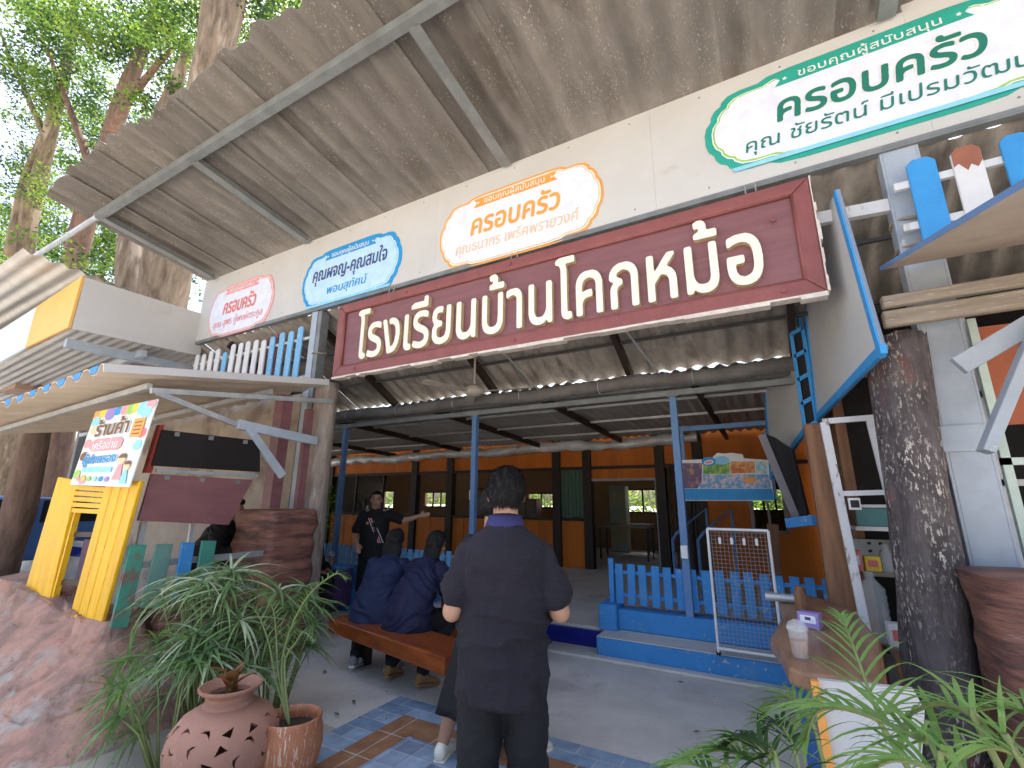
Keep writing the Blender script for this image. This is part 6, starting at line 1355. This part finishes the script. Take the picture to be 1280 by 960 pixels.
# more distant trees closing the left background
far = [((-60, 300), 20, 3.0), ((40, 320), 22, 2.8), ((130, 330), 21, 2.4), ((200, 270), 24, 3.0), ((250, 180), 24, 2.6), ((340, 110), 22, 2.2), ((120, 180), 24, 2.6), ((20, 420), 22, 2.4), ((410, 30), 20, 1.8)]
for k, ((px, py), d, r) in enumerate(far):
    c = D_(px, py, d); b = V((c.x, c.y, 0))
    labs = ['tall leafy tree far behind the pale blue eaves panel', 'bushy yellow green tree behind the slender left trunk', 'leafy tree seen under the canopy corner', 'tree with loose foliage between the two brown trunks', 'airy tree crown just above the ragged canopy sheets', 'light green tree crown above the middle of the canopy edge', 'tree crown with sky gaps behind the forked trunk', 'low dense tree behind the steel posts at the far left', 'bright tree top at the highest point of the canopy edge']
    tree('leafy_tree', labs[k], [(b, .25), (b.lerp(c, .5)+V((.2, 0, 0)), .2), (c, .1)], [], [(c, r, .65), (c+V((r*.6, .5, r*.3)), r*.6, .6), (c+V((-r*.6, -.3, -r*.4)), r*.6, .6)], 60+k, 5000, .17, [M['leaf'], M['leaf_light']] if k in (1, 5, 8) else LV)
tD = D_(5, 700, 8.2); b = V((tD.x, tD.y, 0))
tree('leaning_tree', 'dark leaning tree trunk at the left edge behind the yellow gate', [(b-V((.2, 0, 0)), .32), (D_(22, 640, 8.2), .25), (D_(46, 540, 8.3), .19), (D_(62, 470, 8.4), .17), (D_(85, 380, 8.8), .15)], [], [(D_(95, 330, 10.5), .9, .6)], 77, 500, .12, LV, 'bark_red')
# shrubs at the left side of the shelter and behind the classroom
def shrub(lab, c, r, seed, n, ls, mts, h=None):
    rr = random.Random(seed); t = thing('leafy_shrub', lab, 'shrub', (c[0], c[1], 0)); lm = [MB() for _ in mts]; c = V(c); h = h or r
    for i in range(n):
        d = V((rr.gauss(0, 1), rr.gauss(0, 1), rr.gauss(0, 1))).normalized()*rr.uniform(.35, 1)**.5; d *= .75+.5*noise.noise(d*2+V((seed, 0, 0)))+.25; p = c+V((d.x*r, d.y*r, d.z*h))
        if p.z < .02: p.z = .02+rr.random()*.2
        a = V((rr.gauss(0, 1), rr.gauss(0, 1), rr.gauss(.2, .7))).normalized(); s = a.cross(V((rr.gauss(0, .3), .2, 1))).normalized(); L_ = ls*rr.uniform(.7, 1.3)
        lm[rr.randrange(len(mts))].add([p, p+a*L_*.5-s*L_*.22, p+a*L_, p+a*L_*.5+s*L_*.22], [(0, 1, 2, 3)])
    for l, mt in zip(lm, mts): l.build('foliage', mt, t, norm=False)
    g = MB()
    for k in range(5): g.tube([(c.x+rr.uniform(-.1, .1), c.y, 0), c+V((rr.uniform(-.4, .4)*r, rr.uniform(-.4, .4)*r, h*.4))], [.025, .01], 6)
    g.build('stems', M['bark'], t); return t
p = aY(405, 640, 9.0); shrub('bright broad leaved shrub beside the far blue pole', (p.x-.2, 8.7, 1.1), .75, 5, 900, .16, [M['leaf_light'], M['leaf']], h=1.1)
p = aY(36, 640, 5.2); shrub('yellow green hedge bush behind the low wall at the far left', (p.x, 5.6, .9), 1.1, 6, 1600, .10, [M['leaf_light'], M['leaf']], h=.8)
p = aY(456, 620, 7.2); t = thing('cordyline_plant', 'dark narrow leaved plant beside the step ladder behind the speaker', 'plant', (p.x, 7.2, .2)); g = MB(); rr = random.Random(8)
for k in range(34): a = rr.uniform(0, 6.28); leaf_strip(g, V((p.x+.02*math.cos(a), 7.2, 1.25+rr.uniform(-.35, .3))), (math.cos(a), math.sin(a), rr.uniform(.1, 1.2)), None, rr.uniform(.3, .5), .05, rr.uniform(.5, 1.6), 6)
g.build('leaves', mat('dark_cordyline', (.07, .05, .03), (.05, .08, .03), 5, .5, trans=.2), t, smooth=True, norm=False); g = MB(); g.tube([(p.x, 7.2, .2), (p.x, 7.2, 1.5)], .03, 8); g.build('stem', M['bark'], t)
for k, (x, y, r, lab) in enumerate(((-15, 22, 2.6, 'tall hedge bush far behind the classroom seen through its left window'), (-9.5, 21, 2.4, 'hedge bush far behind the classroom seen through its middle window'), (-4.5, 22, 2.4, 'hedge bush far behind the classroom seen through the open door'), (.5, 15.8, 1.5, 'bright bush outside the small window of the orange end wall'), (-21, 20, 3.0, 'large bush far behind the left end of the classroom'))):
    shrub(lab, (x, y, r*.8), r, 20+k, 1500, .32, [M['leaf_light'], M['leaf']], h=r*.9)
# ---- pale blue car parked at the far left
car = thing('parked_car', 'blue car with dark windows parked in the shade behind the yellow gate', 'car', (-13, 5.9, 0))
C0 = aX(84, 560, -12.6); y0, z0 = C0.y, 0
def prof(pts, x0, x1, mt, nm, parent, inset=0):
    g = MB(); g.prism([(x0, y0+a, b) for a, b in pts], (x1-x0, 0, 0)); return g.build(nm, mt, parent, bevel=.05 if nm == 'body' else .0, segs=2)
carb = mat('car_blue', (.10, .22, .52), (.09, .2, .48), 3, .3)
prof([(-2.0, .35), (2.1, .35), (2.15, .75), (2.0, .95), (1.1, 1.02), (.55, 1.5), (-.9, 1.55), (-1.6, 1.05), (-2.05, .95)], -14.2, -12.6, carb, 'body', car)
prof([(.95, 1.05), (.5, 1.44), (-.15, 1.47), (-.15, 1.05)], -12.605, -12.59, M['p_black'], 'window', car); prof([(-.22, 1.05), (-.22, 1.48), (-.85, 1.48), (-1.35, 1.05)], -12.605, -12.59, M['p_black'], 'window', car)
for a in (-1.3, 1.35):
    g = MB(); g.tube([(-12.8, y0+a, .33), (-12.57, y0+a, .33)], .33, 24); wh = g.build('wheel', M['p_black'], car, smooth=True, auto=40); g = MB(); g.tube([(-12.58, y0+a, .33), (-12.56, y0+a, .33)], .2, 16); g.build('rim', M['galv'], wh)

# fallen leaves and grit on the floor
g = MB(); rr = random.Random(77)
for i in range(150):
    p = V((rr.uniform(-4.3, .2), rr.uniform(1.6, 4.6), .022)) if i % 3 else V((rr.gauss(-3.0, .4), rr.gauss(2.0, .3), .022))
    a = rr.uniform(0, 6.28); L_ = rr.uniform(.012, .045) if i % 5 == 0 else rr.uniform(.004, .012); d = V((math.cos(a), math.sin(a), 0))*L_; s = V((-d.y, d.x, 0))*.35
    g.add([p-d, p-s+V((0, 0, .004)), p+d, p+s], [(0, 1, 2, 3)])
put(g.build('leaf_litter', mat('dry_leaf_litter', (.22, .13, .06), (.10, .07, .04), 3, .8), norm=False), 'small dry leaf scraps and grit on the grey floor', 'leaf litter', kind='stuff')
